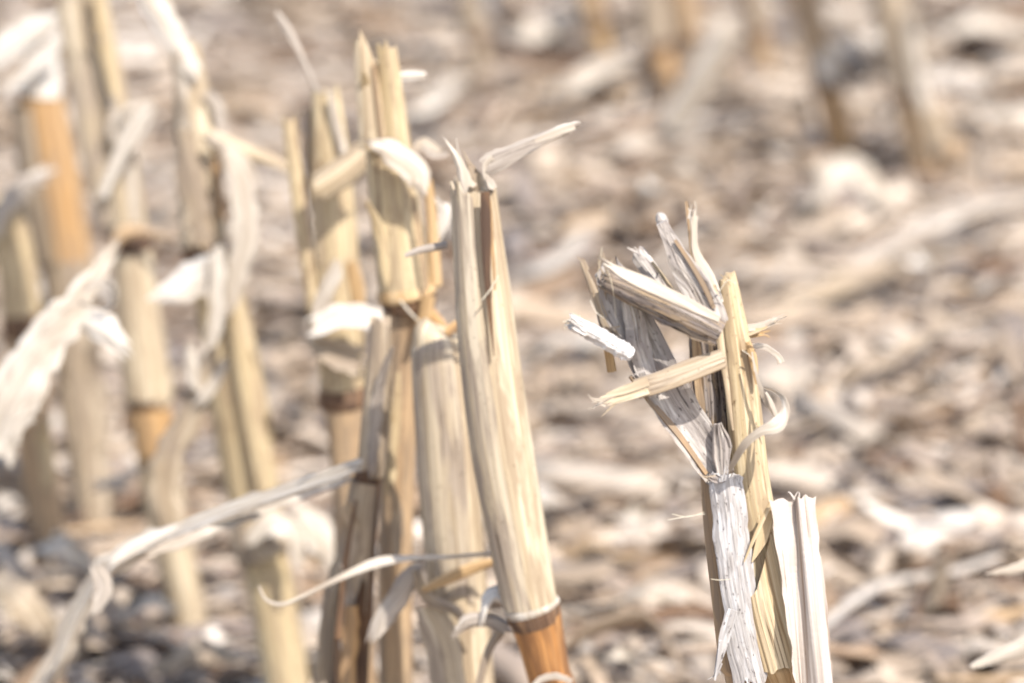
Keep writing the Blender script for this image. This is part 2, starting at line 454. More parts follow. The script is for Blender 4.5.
def piece_local(L, w, k, kl, tau, cup, curl, taper, nl=6, nc=2, tube_a=None):
    """Local points of many pieces at once -> (n, nl+1, nc+1, 3)."""
    n = len(L)
    s = np.linspace(-0.5, 0.5, nl + 1)[None, :, None]
    t = np.linspace(-1, 1, nc + 1)[None, None, :]
    L_, w_, k_, kl_, ta, cu, cl, tp = [v[:, None, None] for v in (L, w, k, kl, tau, cup, curl, taper)]
    x = L_ * s + 0 * t
    shp = 1 - tp * np.abs(2 * s) ** 2.2
    if tube_a is None:
        yy = w_ * 0.5 * shp * t; zz = cu * w_ * t ** 2 * shp + 0 * s
    else:
        aa = t * math.pi * tube_a
        yy = w_ * 0.5 * np.sin(aa) + 0 * s; zz = w_ * 0.5 * np.cos(aa) + 0 * s
    ang = ta * s
    y = yy * np.cos(ang) - zz * np.sin(ang); z = yy * np.sin(ang) + zz * np.cos(ang)
    z = z + k_ * L_ * (s ** 2) * 2 + cl * L_ * np.sin(s * 9 + kl_ * 5) * 0.08
    y = y + kl_ * L_ * (s ** 2)
    return np.stack([x, y, z + 0 * x], -1)

def scatter(n, kind, xr, yr, zmax, seed, scale=1.0):
    g = np.random.default_rng(seed)
    U = lambda a, b: g.uniform(a, b, n)
    if kind == 'leaf':
        L = np.exp(g.normal(math.log(0.046), 0.5, n)).clip(0.014, 0.14) * scale; w = U(0.003, 0.012) * scale
        P = piece_local(L, w, g.normal(0, 0.13, n), g.normal(0, 0.14, n), g.normal(0, 0.7, n), g.normal(0.02, 0.12, n), g.normal(0, 0.22, n), U(0.0, 0.6))
    elif kind == 'long':
        L = U(0.11, 0.26) * scale; w = U(0.007, 0.017) * scale
        P = piece_local(L, w, g.normal(0, 0.05, n), g.normal(0, 0.14, n), g.normal(0, 1.2, n), g.normal(0.05, 0.15, n), g.normal(0, 0.25, n), U(0.2, 1.0), 12, 2)
    elif kind == 'straw':
        L = U(0.03, 0.14) * scale; w = U(0.0015, 0.005) * scale
        P = piece_local(L, w, g.normal(0, 0.1, n), g.normal(0, 0.2, n), g.normal(0, 1.5, n), g.normal(0, 0.2, n), g.normal(0, 0.4, n), U(0, 0.6), 5, 1)
    elif kind == 'husk':
        L = U(0.03, 0.075) * scale; w = U(0.014, 0.030) * scale
        P = piece_local(L, w, g.normal(-0.2, 0.3, n), g.normal(0, 0.1, n), g.normal(0, 0.7, n), g.normal(-0.1, 0.16, n), g.normal(0, 0.6, n), U(0.2, 0.8), 8, 4)
    else:
        L = U(0.025, 0.09) * scale; w = U(0.009, 0.019) * scale
        P = piece_local(L, w, g.normal(0, 0.03, n), g.normal(0, 0.05, n), g.normal(0, 0.1, n), U(0, 0), U(0, 0), U(0, 0.1), 3, 7, 0.62)
    roll, pitch, yaw = g.normal(0, 0.22, n), g.normal(0, 0.08, n), g.normal(0.3, 0.9, n)
    def rot(P, a, i, j):
        c, s = np.cos(a)[:, None, None], np.sin(a)[:, None, None]
        Q = P.copy(); Q[..., i] = P[..., i] * c - P[..., j] * s; Q[..., j] = P[..., i] * s + P[..., j] * c
        return Q
    P = rot(P, roll, 1, 2); P = rot(P, pitch, 0, 2); P = rot(P, yaw, 0, 1)
    x, y = U(*xr), U(*yr)
    lift = -P[..., 2].min((1, 2)) * 0.6 + terrain(x, y) + g.random(n) ** 1.6 * zmax - 0.004
    P[..., 0] += x[:, None, None]; P[..., 1] += y[:, None, None]; P[..., 2] += lift[:, None, None]
    tint = PAL[g.choice(len(PAL), n, p=PW / PW.sum())] * g.uniform(0.84, 1.08, (n, 1)) * np.array([[1.04, 1.0, 0.95]])
    if kind == 'husk': tint = tint * 0.82
    return P, L, w, tint

def litter_object(name, label, sets, mat):
    V, F, UVs, TI = [], [], [], []; base = 0
    for P, L, w, tint in sets:
        n, a, b, _ = P.shape
        V.append(P.reshape(-1, 3))
        i = np.arange(n)[:, None, None] * (a * b) + np.arange(a - 1)[None, :, None] * b + np.arange(b - 1)[None, None, :]
        i = i.ravel() + base
        F.append(np.stack([i, i + 1, i + b + 1, i + b], 1))
        off = nrg.uniform(0, 5, (n, 2))
        u = off[:, None, None, 0] + w[:, None, None] * np.linspace(0, 1, b)[None, None, :] + np.zeros((1, a, 1))
        v = off[:, None, None, 1] + L[:, None, None] * np.linspace(0, 1, a)[None, :, None] + np.zeros((1, 1, b))
        UVs.append(np.stack([u, v], -1).reshape(-1, 2))
        TI.append(np.repeat(tint, a * b, 0)); base += n * a * b
    V = np.concatenate(V).astype(np.float32); F = np.concatenate(F).astype(np.int32)
    UVs = np.concatenate(UVs).astype(np.float32); TI = np.concatenate(TI)
    me = bpy.data.meshes.new(name)
    me.vertices.add(len(V)); me.vertices.foreach_set('co', V.ravel())
    me.loops.add(F.size); me.loops.foreach_set('vertex_index', F.ravel())
    me.polygons.add(len(F)); me.polygons.foreach_set('loop_start', np.arange(0, F.size, 4, dtype=np.int32))
    me.polygons.foreach_set('use_smooth', np.ones(len(F), dtype=bool))
    me.update(calc_edges=True)
    ul = me.uv_layers.new(name='UVMap'); ul.data.foreach_set('uv', UVs[F.ravel()].ravel())
    ca = me.color_attributes.new('tint', 'FLOAT_COLOR', 'POINT')
    ca.data.foreach_set('color', np.concatenate([TI, np.ones((len(TI), 1))], 1).astype(np.float32).ravel())
    o = link(name, me, mat); o['kind'] = 'stuff'; o['label'] = label; o['category'] = 'crop residue'
    return o

near = ((-0.9, 0.9), (1.9, 4.7))
wide = ((-2.2, 2.2), (0.6, 6.4))
litter_object('crop_residue', 'chopped dry maize leaf and straw litter carpeting the field', [
    scatter(26000, 'leaf', *near, 0.013, 101), scatter(220, 'long', *near, 0.026, 110), scatter(6000, 'straw', *near, 0.020, 102),
    scatter(1500, 'husk', *near, 0.016, 103), scatter(260, 'stalk', *near, 0.014, 104),
    scatter(22000, 'leaf', *wide, 0.016, 105, 1.1), scatter(1500, 'husk', *wide, 0.012, 106), scatter(3000, 'straw', *wide, 0.02, 107)], M['litter'])

# ------------------------------------------------------------------ loose scraps lying on top, one object each
def loose(n, kind, name, label, cat, group, seed, ymin, ymax, z):
    P, L, w, tint = scatter(n, kind, (-0.5, 0.5), (0, 1), 0.0, seed, 1.12)
    g = np.random.default_rng(seed + 1)
    made = 0
    for q in range(n):
        d = ymin + (ymax - ymin) * g.random() ** 1.2
        xx = g.uniform(-0.53, 0.53) * RX / FPX * (d * CP + CAM_H * SP)
        c = P[q].reshape(-1, 3); a, b = P.shape[1], P.shape[2]
        c = c - np.array([c[:, 0].mean(), c[:, 1].mean(), c[:, 2].min()])
        faces = [(i * b + j, i * b + j + 1, (i + 1) * b + j + 1, (i + 1) * b + j) for i in range(a - 1) for j in range(b - 1)]
        uv = [(q * 0.11 + w[q] * j / (b - 1), q * 0.07 + L[q] * i / (a - 1)) for i in range(a) for j in range(b)]
        o = link(name, mesh_from(name, c, faces, uv), M['scrap'])
        md = o.modifiers.new('thickness', 'SOLIDIFY'); md.thickness = 0.0007
        o.location = (xx, d, float(terrain(xx, d)) + z + g.uniform(0, 0.008))
        tq = tint[q] * min(1.0, 0.5 / tint[q].max())
        o.color = (*tq, 1)
        tag(o, label, cat, group)
loose(190, 'leaf', 'leaf_scrap', 'small dry maize leaf scrap lying loose on the blurred litter', 'leaf scrap', 'small leaf scraps strewn over the litter', 301, 2.35, 4.2, 0.014)
loose(34, 'husk', 'husk_scrap', 'broad curled husk scrap lying loose on the blurred litter', 'husk', 'broad husk scraps strewn over the litter', 311, 2.35, 4.2, 0.012)
loose(22, 'stalk', 'stalk_chunk', 'short split chunk of maize stalk lying on the blurred litter', 'stalk chunk', 'split stalk chunks strewn over the litter', 321, 2.35, 4.2, 0.010)

# scraps the photograph shows well enough to point at
def ground_strip(name, label, cat, mat, spec, wpx, z=0.03, rise=None, **k):
    """spec: photo points of a piece that lies on the litter; z its height above the soil at each point."""
    zs = rise or [z] * len(spec)
    p = [at(a[0], a[1], ground_Y(a[1], q)) for a, q in zip(spec, zs)]
    Ym = sum(v.y for v in p) / len(p)
    o = ribbon(None, name, mat, p, [w * mpp(Ym, 0.02) for w in wpx], **k)
    return tag(o, label, cat)

UPF = Vector((0.15, -0.55, 0.8))
GS = [
 ('husk', 'large crumpled pale husk on the litter below the tilted background stalk', 'husk', 'paleleaf', [(800, 215), (822, 178), (856, 166), (892, 206)], [30, 46, 44, 22], dict(cup=0.15, edge=0.3, rough=0.003, rise=[0.015, 0.05, 0.05, 0.02])),
 ('fallen_leaf', 'long pale fallen leaf slanting up to the right photo edge', 'leaf', 'greyleaf', [(845, 268), (905, 236), (965, 208), (1040, 190)], [16, 24, 24, 20], dict(cup=0.2, edge=0.1, twist=(0, 20, -10), rise=[0.02, 0.035, 0.035, 0.03])),
 ('fallen_leaf', 'long beige fallen leaf below the pale slanting one at right', 'leaf', 'beige', [(742, 322), (810, 292), (880, 268), (950, 252)], [18, 30, 28, 16], dict(cup=0.15, edge=0.1, twist=(10, -15), rise=[0.02, 0.03, 0.03, 0.02])),
 ('fallen_leaf', 'slender beige leaf lying in the litter right of the white folded sheath', 'leaf', 'beige', [(840, 378), (880, 362), (920, 338), (952, 322)], [14, 20, 18, 10], dict(cup=0.2, rise=[0.02, 0.03, 0.035, 0.03])),
 ('stalk_chunk', 'short pale stalk chunk standing tilted in litter near lower right', 'stalk chunk', 'beige', [(922, 612), (934, 588), (948, 556)], [20, 24, 18], dict(cup=0.4, thick=0.001, rise=[0.012, 0.03, 0.05])),
 ('husk', 'round pale husk bit glowing on litter right of the midfield stalk top', 'husk', 'white', [(630, 196), (645, 188), (662, 192)], [16, 26, 16], dict(cup=-0.3, rise=[0.03, 0.045, 0.03])),
 ('husk', 'small pale husk bit up and right of the round glowing one', 'husk', 'paleleaf', [(664, 172), (682, 166), (700, 176)], [16, 24, 14], dict(cup=-0.25, rise=[0.03, 0.045, 0.03])),
 ('fallen_leaf', 'broad pale leaf lying level across the top middle of the litter', 'leaf', 'paleleaf', [(546, 92), (580, 76), (612, 62), (640, 58)], [20, 30, 28, 16], dict(cup=0.12, rise=[0.03, 0.045, 0.045, 0.03])),
 ('fallen_leaf', 'wide cream leaf at the top edge between two blurred background stalks', 'leaf', 'paleleaf', [(500, 34), (530, 26), (572, 10)], [26, 40, 26], dict(cup=0.15, rise=[0.03, 0.05, 0.04])),
 ('fallen_leaf', 'pale leaf on the litter right of the tall pronged stalk top', 'leaf', 'paleleaf', [(398, 112), (430, 98), (462, 74)], [18, 30, 16], dict(cup=0.15, rise=[0.03, 0.045, 0.03])),
 ('husk', 'dark hollow husk curled on the litter at the right edge', 'husk', 'brown', [(966, 272), (990, 262), (1018, 262)], [22, 30, 22], dict(cup=0.4, rise=[0.015, 0.03, 0.02])),
 ('leaf_scrap', 'whitish leaf scrap on the litter left of the dark hollow husk', 'leaf scrap', 'white', [(900, 268), (915, 262), (932, 268)], [16, 24, 14], dict(cup=-0.2, rise=[0.03, 0.045, 0.03])),
 ('leaf_scrap', 'whitish leaf scrap wedged between the two right background stalks', 'leaf scrap', 'white', [(856, 46), (868, 40), (884, 46)], [18, 28, 16], dict(cup=-0.2, rise=[0.03, 0.05, 0.03])),
 ('leaf_scrap', 'pale leaf scrap at the foot of the two right background stalks', 'leaf scrap', 'paleleaf', [(866, 118), (882, 112), (898, 118)], [16, 24, 14], dict(cup=-0.2, rise=[0.03, 0.05, 0.03])),
 ('fallen_leaf', 'long pale leaf lying level at far upper right', 'leaf', 'paleleaf', [(930, 34), (970, 22), (1030, 30)], [20, 28, 22], dict(cup=0.1, rise=[0.03, 0.045, 0.03])),
 ('fallen_leaf', 'cream leaf running off the right photo edge beside the dark stalk', 'leaf', 'paleleaf', [(968, 104), (1000, 112), (1040, 116)], [20, 28, 24], dict(cup=0.1, rise=[0.03, 0.04, 0.04])),
 ('husk', 'broad grey-beige husk in the litter at lower left corner', 'husk', 'beige', [(-14, 572), (26, 590), (66, 632)], [60, 74, 40], dict(cup=0.3, edge=0.15, rough=0.002, rise=[0.05, 0.06, 0.03])),
 ('husk', 'pale husk lump above the lower left husk, beneath the leftmost stalks', 'husk', 'paleleaf', [(38, 548), (64, 540), (90, 562)], [26, 44, 30], dict(cup=0.3, edge=0.15, rise=[0.03, 0.055, 0.03])),
 ('fallen_leaf', 'pale leaf in the bottom litter below the long curved leaf rib', 'leaf', 'paleleaf', [(112, 618), (150, 598), (176, 610)], [18, 26, 14], dict(cup=0.2, rise=[0.02, 0.04, 0.03])),
 ('fallen_leaf', 'broad beige leaf in bottom litter between leaf rib and sheathed stalk', 'leaf', 'beige', [(150, 668), (200, 648), (244, 656)], [22, 32, 18], dict(cup=0.2, rise=[0.02, 0.035, 0.02])),
 ('leaf_scrap', 'round pale leaf scrap in litter right of the amber-footed stalk', 'leaf scrap', 'paleleaf', [(606, 528), (628, 516), (650, 528)], [26, 40, 24], dict(cup=-0.2, rise=[0.025, 0.045, 0.03])),
 ('leaf_scrap', 'broad pale leaf scrap lying left of the splintered stalk foot', 'leaf scrap', 'paleleaf', [(612, 604), (648, 588), (684, 600)], [18, 28, 18], dict(cup=0.15, rise=[0.02, 0.04, 0.03])),
 ('leaf_scrap', 'pale leaf scrap at the bottom edge right of the amber foot', 'leaf scrap', 'paleleaf', [(592, 664), (618, 650), (642, 660)], [16, 24, 14], dict(cup=0.2, rise=[0.02, 0.04, 0.02])),
]
for name, label, cat, mt, spec, wp, kw in GS:
    kw = dict(dict(edge=0.22, rough=0.0012, fray0=0.006, fray1=0.006), **kw)
    ground_strip(name, label, cat, M[mt], spec, [w * 0.8 for w in wp], face=UPF, cols=8, **kw)
o = rib_px(None, 'leaf_tip', M['paleleaf'], [(992, 574), (1008, 570), (1040, 562)], [3, 9, 14], 1.95, cup=0.2)
tag(o, 'thin pale leaf tip entering at right edge above another', 'leaf')
o = rib_px(None, 'leaf_tip', M['paleleaf'], [(970, 668), (1000, 656), (1045, 640)], [5, 16, 24], 1.93, cup=0.2, fray0=0.003)
tag(o, 'ragged pale leaf tip entering at the lower right edge', 'leaf')

# ------------------------------------------------------------------ the splintered stalk in focus
YA = 1.72
def base_of(px, py, px2, py2, Y):
    return to_ground(at(px, py, Y), at(px2, py2, Y), 0.0)
A = thing('corn_stalk', 'sharp splintered maize stalk with grey forked shards and white folded sheath', 'corn stalk', base_of(745, 400, 785, 665, YA))
tube_px(A, 'stem', M['straw'], [(727, 277, 17), (730, 300, 22), (737, 350, 29), (743, 400, 33), (751, 480, 36), (760, 540, 40), (780, 655, 48)], YA,
        oval=0.8, sides=48, rib=0.025, jag0=0.001, n=40, flute=0.08, rim0=lambda a: -0.0015 * math.sin(a))
tube_px(A, 'lower_sheath', M['ribbed'], [(758, 556, 50), (768, 606, 55), (783, 660, 57)], YA - 0.002, arc=(-115, 118), sides=170, rib=0.022, ribn=46,
        rim0=lambda a: 0.003 - 0.020 * max(-0.6, math.sin(a)), jag1=0.001, thick=0.0007)
tube_px(A, 'node_ring', M['amberleaf'], [(782, 654, 54), (783, 661, 60), (785, 668, 56), (787, 676, 51)], YA, sides=36, n=10, rib=0.02)
tube_px(A, 'internode', M['orange'], [(784, 664, 50), (796, 730, 50)], YA, ground=True, sides=28)
# tan half stem on the left
tube_px(A, 'split_stem', M['tan'], [(709, 478, 17), (716, 540, 22), (724, 600, 24), (732, 660, 26), (746, 740, 26)], YA + 0.004, ground=True, sides=26, jag0=0.0008)
# silver bark strip
bark = rib_px(A, 'bark_strip', M['silver'], [(725, 476), (730, 520), (735, 560), (742, 610), (748, 650), (757, 692)], [33, 35, 35, 36, 40, 44], YA - 0.011,
       cup=0.16, cols=24, rough=0.0003, edge=0.07, fray0=0.0018, fray1=0.009, teeth=7, twist=(8, 0, -6), thick=0.0009)
rib_px(bark, 'bark_splinter', M['silver'], [(733, 610), (727, 628), (722, 648), (717, 670)], [9, 12, 9, 3], YA - 0.014, cup=0.1, cols=6, rough=0.0005, fray1=0.004)
rib_px(bark, 'bark_splinter', M['silver'], [(721, 640), (719, 656), (715, 680)], [4, 3, 1.5], YA - 0.015, cols=3)
# folded white sheath
def folded_sheath():
    rows = 30; s = nseed(); V, U, F = [], [], []
    top = [(770, 501, -0.016), (783, 500, -0.0145), (795, 498.5, -0.012), (797.5, 497, -0.016), (806, 496.5, -0.0145), (815, 497.5, -0.012)]
    bot = [(798, 700, -0.013), (801, 700, -0.009), (806, 700, -0.0115), (817, 700, -0.0155), (828, 700, -0.017), (836, 700, -0.013)]
    sub = 4; k = (len(top) - 1) * sub + 1
    for l in (0, 1):
        for i in range(rows + 1):
            f = i / rows
            acc = 0
            for j in range(k):
                q = min(j // sub, len(top) - 2); g = j / sub - q
                P0 = [top[q][z] * (1 - g) + top[q + 1][z] * g for z in range(3)]
                P1 = [bot[q][z] * (1 - g) + bot[q + 1][z] * g for z in range(3)]
                e = max(0, 1 - i / 2.5) * (2.6 * vnoise(j * 0.8, s) + 1.4 * vnoise(j * 2.3, s + 2))
                x, y, d = [P0[z] * (1 - f) + P1[z] * f for z in range(3)]
                if j in (0, k - 1): x += 1.3 * vnoise(i * 0.5 + j, s) + 0.6 * vnoise(i * 1.7 + j, s)
                d += 0.0012 * vnoise(i * 0.22 + j * 0.1, s + 4)
                d += 0.0004 * vnoise(j * 1.3, s + 1) + (0.0006 if l else 0)
                V.append(at(x, y + e, YA + d - 0.008 * f)); U.append((j * 0.0011, f * 0.075))
    def idx(l, i, j): return l * (rows + 1) * k + i * k + j
    for i in range(rows):
        for j in range(k - 1):
            F.append((idx(0, i, j), idx(0, i + 1, j), idx(0, i + 1, j + 1), idx(0, i, j + 1)))
            F.append((idx(1, i, j), idx(1, i, j + 1), idx(1, i + 1, j + 1), idx(1, i + 1, j)))
        F.append((idx(0, i, 0), idx(1, i, 0), idx(1, i + 1, 0), idx(0, i + 1, 0)))
        F.append((idx(0, i, k - 1), idx(0, i + 1, k - 1), idx(1, i + 1, k - 1), idx(1, i, k - 1)))
    for j in range(k - 1):
        F.append((idx(0, 0, j), idx(0, 0, j + 1), idx(1, 0, j + 1), idx(1, 0, j)))
        F.append((idx(0, rows, j), idx(1, rows, j), idx(1, rows, j + 1), idx(0, rows, j + 1)))
    o = link('folded_sheath', mesh_from('folded_sheath', V, F, U, smooth=False), M['foldwhite'], A)
    o['label'] = 'bleached white sheath folded into a V'
folded_sheath()
# lip between flap and stem
rib_px(A, 'sheath_lip', M['ribbed'], [(744, 562, YA - 0.012), (757, 532, YA - 0.013), (771, 502, YA - 0.0135)], [1, 4, 4], YA, cols=3)
rib_px(A, 'sheath_lip', M['ribbed'], [(752, 562, YA - 0.010), (763, 536, YA - 0.011), (771, 508, YA - 0.0115)], [1, 11, 6], YA, cols=6, cup=-0.1)
# grey fork reaching up left
fork = rib_px(A, 'grey_shard', M['grey'], [(717, 480), (702, 446), (672, 398), (644, 346), (622, 304), (607, 270)], [20, 36, 42, 42, 40, 26], YA - 0.004, cup=-0.12, cols=22,
       rough=0.00025, edge=0.05, fray1=0.004, twist=(0, -8, 6), thick=0.0016)
rib_px(fork, 'shard_edge', M['tan'], [(706, 474), (680, 437), (652, 403), (630, 376)], [4, 6, 6, 3], YA - 0.006, cols=5, twist=(30, 30), thick=0.0012)
rib_px(A, 'grey_shard', M['darkgrey'], [(611, 345), (604, 320), (601, 296), (604, 276)], [10, 12, 10, 5], YA - 0.006, cols=6, rough=0.0005, fray1=0.003)
rib_px(A, 'tan_splinter', M['beige'], [(620, 350), (606, 322), (594, 292), (581, 262)], [11, 10, 8, 3], YA - 0.007, cols=6, cup=0.2, twist=(10, -20), thick=0.001)
rib_px(A, 'tan_splinter', M['amberleaf'], [(612, 372), (608, 350), (602, 326)], [9, 8, 3], YA - 0.005, cols=4, cup=0.2)
rib_px(A, 'grey_shard', M['grey'], [(656, 396), (641, 356), (634, 320), (628, 296)], [14, 22, 20, 14], YA - 0.009, cup=0.1, cols=12, rough=0.0006, edge=0.12, fray1=0.004, thick=0.001)
# bent grey beam with a cream upper face
beam = tube_px(A, 'bent_beam', M['darkgrey'], [(607, 279, 20), (628, 288, 27), (660, 302, 31), (690, 316, 30), (720, 332, 24)], YA - 0.012, sides=32, oval=0.75, rib=0.07, ribn=20, lump=0.04, jag0=0.003)
rib_px(beam, 'beam_face', M['paleleaf'], [(606, 264), (630, 277), (662, 292), (692, 306), (719, 320)], [9, 16, 17, 15, 9], YA - 0.027, face=Vector((0.2, -0.5, 0.85)), cols=12, rough=0.0004, edge=0.06, fray0=0.004, thick=0.001)
rib_px(beam, 'fibre_fringe', M['darkgrey'], [(622, 296), (650, 313), (684, 330), (716, 344)], [3, 7, 8, 5], YA - 0.022, cols=8, rough=0.0008, edge=0.4, fray0=0.004)
rib_px(A, 'grey_stub', M['grey'], [(638, 254), (650, 270), (664, 290)], [17, 17, 16], YA + 0.006, cup=0.2, cols=10, rough=0.0005, fray0=0.002, thick=0.0012)
rib_px(A, 'cream_splinter', M['cream'], [(652, 262), (664, 278), (676, 296)], [3, 4, 4], YA + 0.002, cols=3)
# grey knobbed spike
spike = rib_px(A, 'knobbed_spike', M['grey'], [(662, 222), (672, 244), (684, 268), (698, 292), (714, 326)], [10, 14, 23, 32, 28], YA - 0.010, cup=0.06, cols=16, rough=0.0004, edge=0.14, thick=0.0016, twist=(0, 10))
tube_px(spike, 'knob', M['grey'], [(658, 213, 3), (660, 216, 9), (662, 220, 11), (664, 226, 9)], YA, n=10, sides=16, lump=0.12)
rib_px(spike, 'spike_edge', M['tan'], [(675, 240), (690, 262), (704, 286), (714, 308)], [3, 4, 5, 4], YA - 0.012, cols=3)
rib_px(A, 'cream_splinter', M['paleleaf'], [(694, 213), (694, 232), (696, 252), (708, 278), (719, 304)], [9, 6, 8, 15, 11], YA - 0.008, cols=7, cup=0.05, fray0=0.002, face=Vector((0.35, -0.75, 0.4)), thick=0.0008)
rib_px(A, 'tan_splinter', M['tan'], [(686, 201), (688, 214), (690, 236), (692, 260)], [2.5, 3.5, 3, 2], YA - 0.002, cols=3)
rib_px(A, 'stem_sliver', M['cream'], [(714, 285), (717, 310), (721, 345), (727, 385), (733, 430)], [4, 7, 7, 5, 2], YA - 0.009, cols=5, cup=0.2, thick=0.001)
# core shards behind
rib_px(A, 'core_shard', M['darkgrey'], [(718, 484), (716, 440), (711, 390), (705, 350), (700, 318)], [26, 36, 34, 30, 22], YA + 0.006, cup=-0.1, cols=14, rough=0.0012, edge=0.06, thick=0.002)
rib_px(A, 'core_shard', M['tan'], [(706, 466), (702, 420), (699, 380), (697, 352), (693, 330)], [6, 8, 9, 9, 4], YA + 0.001, cols=5, rough=0.0006, fray1=0.003)
rib_px(A, 'core_shard', M['grey'], [(723, 474), (722, 448), (718, 424)], [12, 17, 8], YA - 0.009, cup=0.2, cols=10, rough=0.0011, edge=0.2, thick=0.0016)
rib_px(A, 'fork_tie', M['darkgrey'], [(708, 476), (717, 480), (727, 477), (733, 469)], [4, 7, 6, 3], YA - 0.010, cols=6, rough=0.0012, edge=0.2, thick=0.002)
# pith stick
pith = tube_px(A, 'pith_stick', M['pith'], [(573, 323, 13), (585, 329, 16), (605, 340, 17), (622, 350, 17), (632, 355, 13)], YA - 0.016, sides=40, n=50, lump=0.15, rib=0.09, jag0=0.004)
for dy in (-5, 0, 5):
    rib_px(pith, 'pith_fray', M['pith'], [(586, 330 + dy), (576, 324 + dy * 1.1), (569 + abs(dy) * 0.5, 320 + dy * 1.3)], [5, 4, 1], YA - 0.021, cols=4, edge=0.4, rough=0.0006)
# flat cross strip with a frayed end
cross = rib_px(A, 'cross_strip', M['beige'], [(724, 358), (690, 370), (662, 381), (636, 389)], [18, 21, 20, 19], YA - 0.02, cols=14, cup=0.05, rough=0.0004, fray0=0.001, thick=0.0012, twist=(15, 10))
for pts, ww in (([(648, 381), (624, 390), (601, 397)], [9, 8, 3]), ([(648, 389), (622, 398), (606, 404)], [10, 8, 3]), ([(640, 392), (618, 402), (606, 412)], [3, 2, 1])):
    rib_px(cross, 'frayed_tip', M['cream'], pts, ww, YA - 0.0215, cols=5, fray1=0.003, teeth=4, thick=0.0008)
# right-hand slivers
rib_px(A, 'cream_splinter', M['paleleaf'], [(736, 329), (756, 327), (777, 319)], [8, 9, 3], YA + 0.002, cols=5, fray1=0.004, face=UPF)
rib_px(A, 'cream_splinter', M['cream'], [(738, 338), (758, 331), (776, 322)], [3, 3, 1.5], YA - 0.001, cols=3)
rib_px(A, 'amber_splinter', M['orange'], [(738, 335), (752, 334), (763, 333)], [7, 7, 5], YA + 0.004, cols=4, thick=0.001)
rib_px(A, 'curled_fibre', M['paleleaf'], [(748, 347), (762, 346), (772, 351), (779, 357), (781, 363)], [4, 6, 5, 6, 7], YA - 0.004, cols=4, twist=(0, 30, -20))
rib_px(A, 'amber_splinter', M['amberleaf'], [(748, 342), (753, 358), (757, 384)], [5, 8, 3], YA - 0.007, cols=4, cup=0.2)
rib_px(A, 'leaf_curl', M['paleleaf'], [(752, 352), (757, 376), (763, 394), (771, 408), (777, 417)], [1.5, 3, 6, 6, 4], YA - 0.012, cols=5, twist=(0, 20, 40), thick=0.0003)
rib_px(A, 'leaf_curl', M['paleleaf'], [(764, 388, 1.708), (774, 391, 1.704), (783, 399, 1.699), (785, 412, 1.695), (777, 425, 1.692), (760, 432, 1.692), (745, 444, 1.694), (735, 460, 1.699), (730, 470, 1.704)],
       [2, 5, 7, 9, 14, 9, 8, 6, 4], YA, cols=7, twist=(70, 60, 40, -10, -25, 10, 20), edge=0.06, thick=0.0003, n=44)
rib_px(A, 'leaf_curl', M['paleleaf'], [(766, 392, 1.706), (772, 404, 1.702), (778, 420, 1.697)], [2, 4, 3], YA, cols=3, thick=0.0003)
q = random.Random(5)
for (x, y, ang, sp, n_, l0, l1, mt) in ((572, 321, 205, 24, 5, 5, 12, 'hair'), (603, 402, 190, 30, 6, 6, 16, 'paleleaf'), (608, 270, 110, 40, 6, 6, 18, 'beige'), (637, 255, 125, 30, 4, 5, 12, 'grey'),
                                        (583, 266, 115, 15, 2, 5, 10, 'beige'), (694, 214, 85, 25, 4, 4, 11, 'paleleaf'), (728, 278, 80, 50, 6, 4, 10, 'straw'), (774, 321, 10, 25, 5, 4, 14, 'paleleaf'),
                                        (760, 333, 5, 20, 3, 4, 8, 'amberleaf'), (752, 680, 262, 25, 5, 8, 20, 'silver'), (718, 668, 258, 15, 4, 8, 20, 'silver'), (702, 330, 125, 35, 4, 6, 14, 'tan'),
                                        (726, 476, 100, 60, 7, 4, 10, 'silver'), (712, 478, 200, 50, 4, 5, 12, 'beige'), (795, 499, 88, 40, 4, 3, 7, 'foldwhite'), (640, 372, 150, 60, 4, 5, 12, 'grey'), (612, 330, 160, 60, 4, 5, 12, 'beige')):
    for _ in range(n_):
        a_ = R(ang + q.uniform(-sp, sp)); L_ = q.uniform(l0, l1); b_ = q.uniform(-0.5, 0.5)
        x0, y0 = x + q.uniform(-5, 5), y + q.uniform(-4, 4)
        rib_px(A, 'splinter', M[mt], [(x0 - math.cos(a_) * 5, y0 + math.sin(a_) * 5), (x0 + math.cos(a_ + b_ * 0.4) * L_ * 0.5, y0 - math.sin(a_ + b_ * 0.4) * L_ * 0.5), (x0 + math.cos(a_ + b_) * L_, y0 - math.sin(a_ + b_) * L_)],
               [q.uniform(1.2, 2.6), q.uniform(0.9, 1.8), 0.4], YA - q.uniform(0.006, 0.018), cols=2, thick=0.0002)
for a in ([(602, 247), (600, 262), (597, 280)], [(668, 520), (690, 516), (705, 514)], [(711, 579), (720, 580), (731, 579)],
          [(590, 300), (596, 312), (604, 318)], [(719, 292), (728, 280), (736, 284)], [(604, 262), (612, 284), (616, 318)],
          [(672, 514), (688, 517), (704, 512)], [(742, 350), (752, 358), (754, 372)]):
    rib_px(A, 'loose_fibre', M['hair'], a, [0.6, 0.7, 0.5], YA - 0.018, cols=2, thick=0.0002)

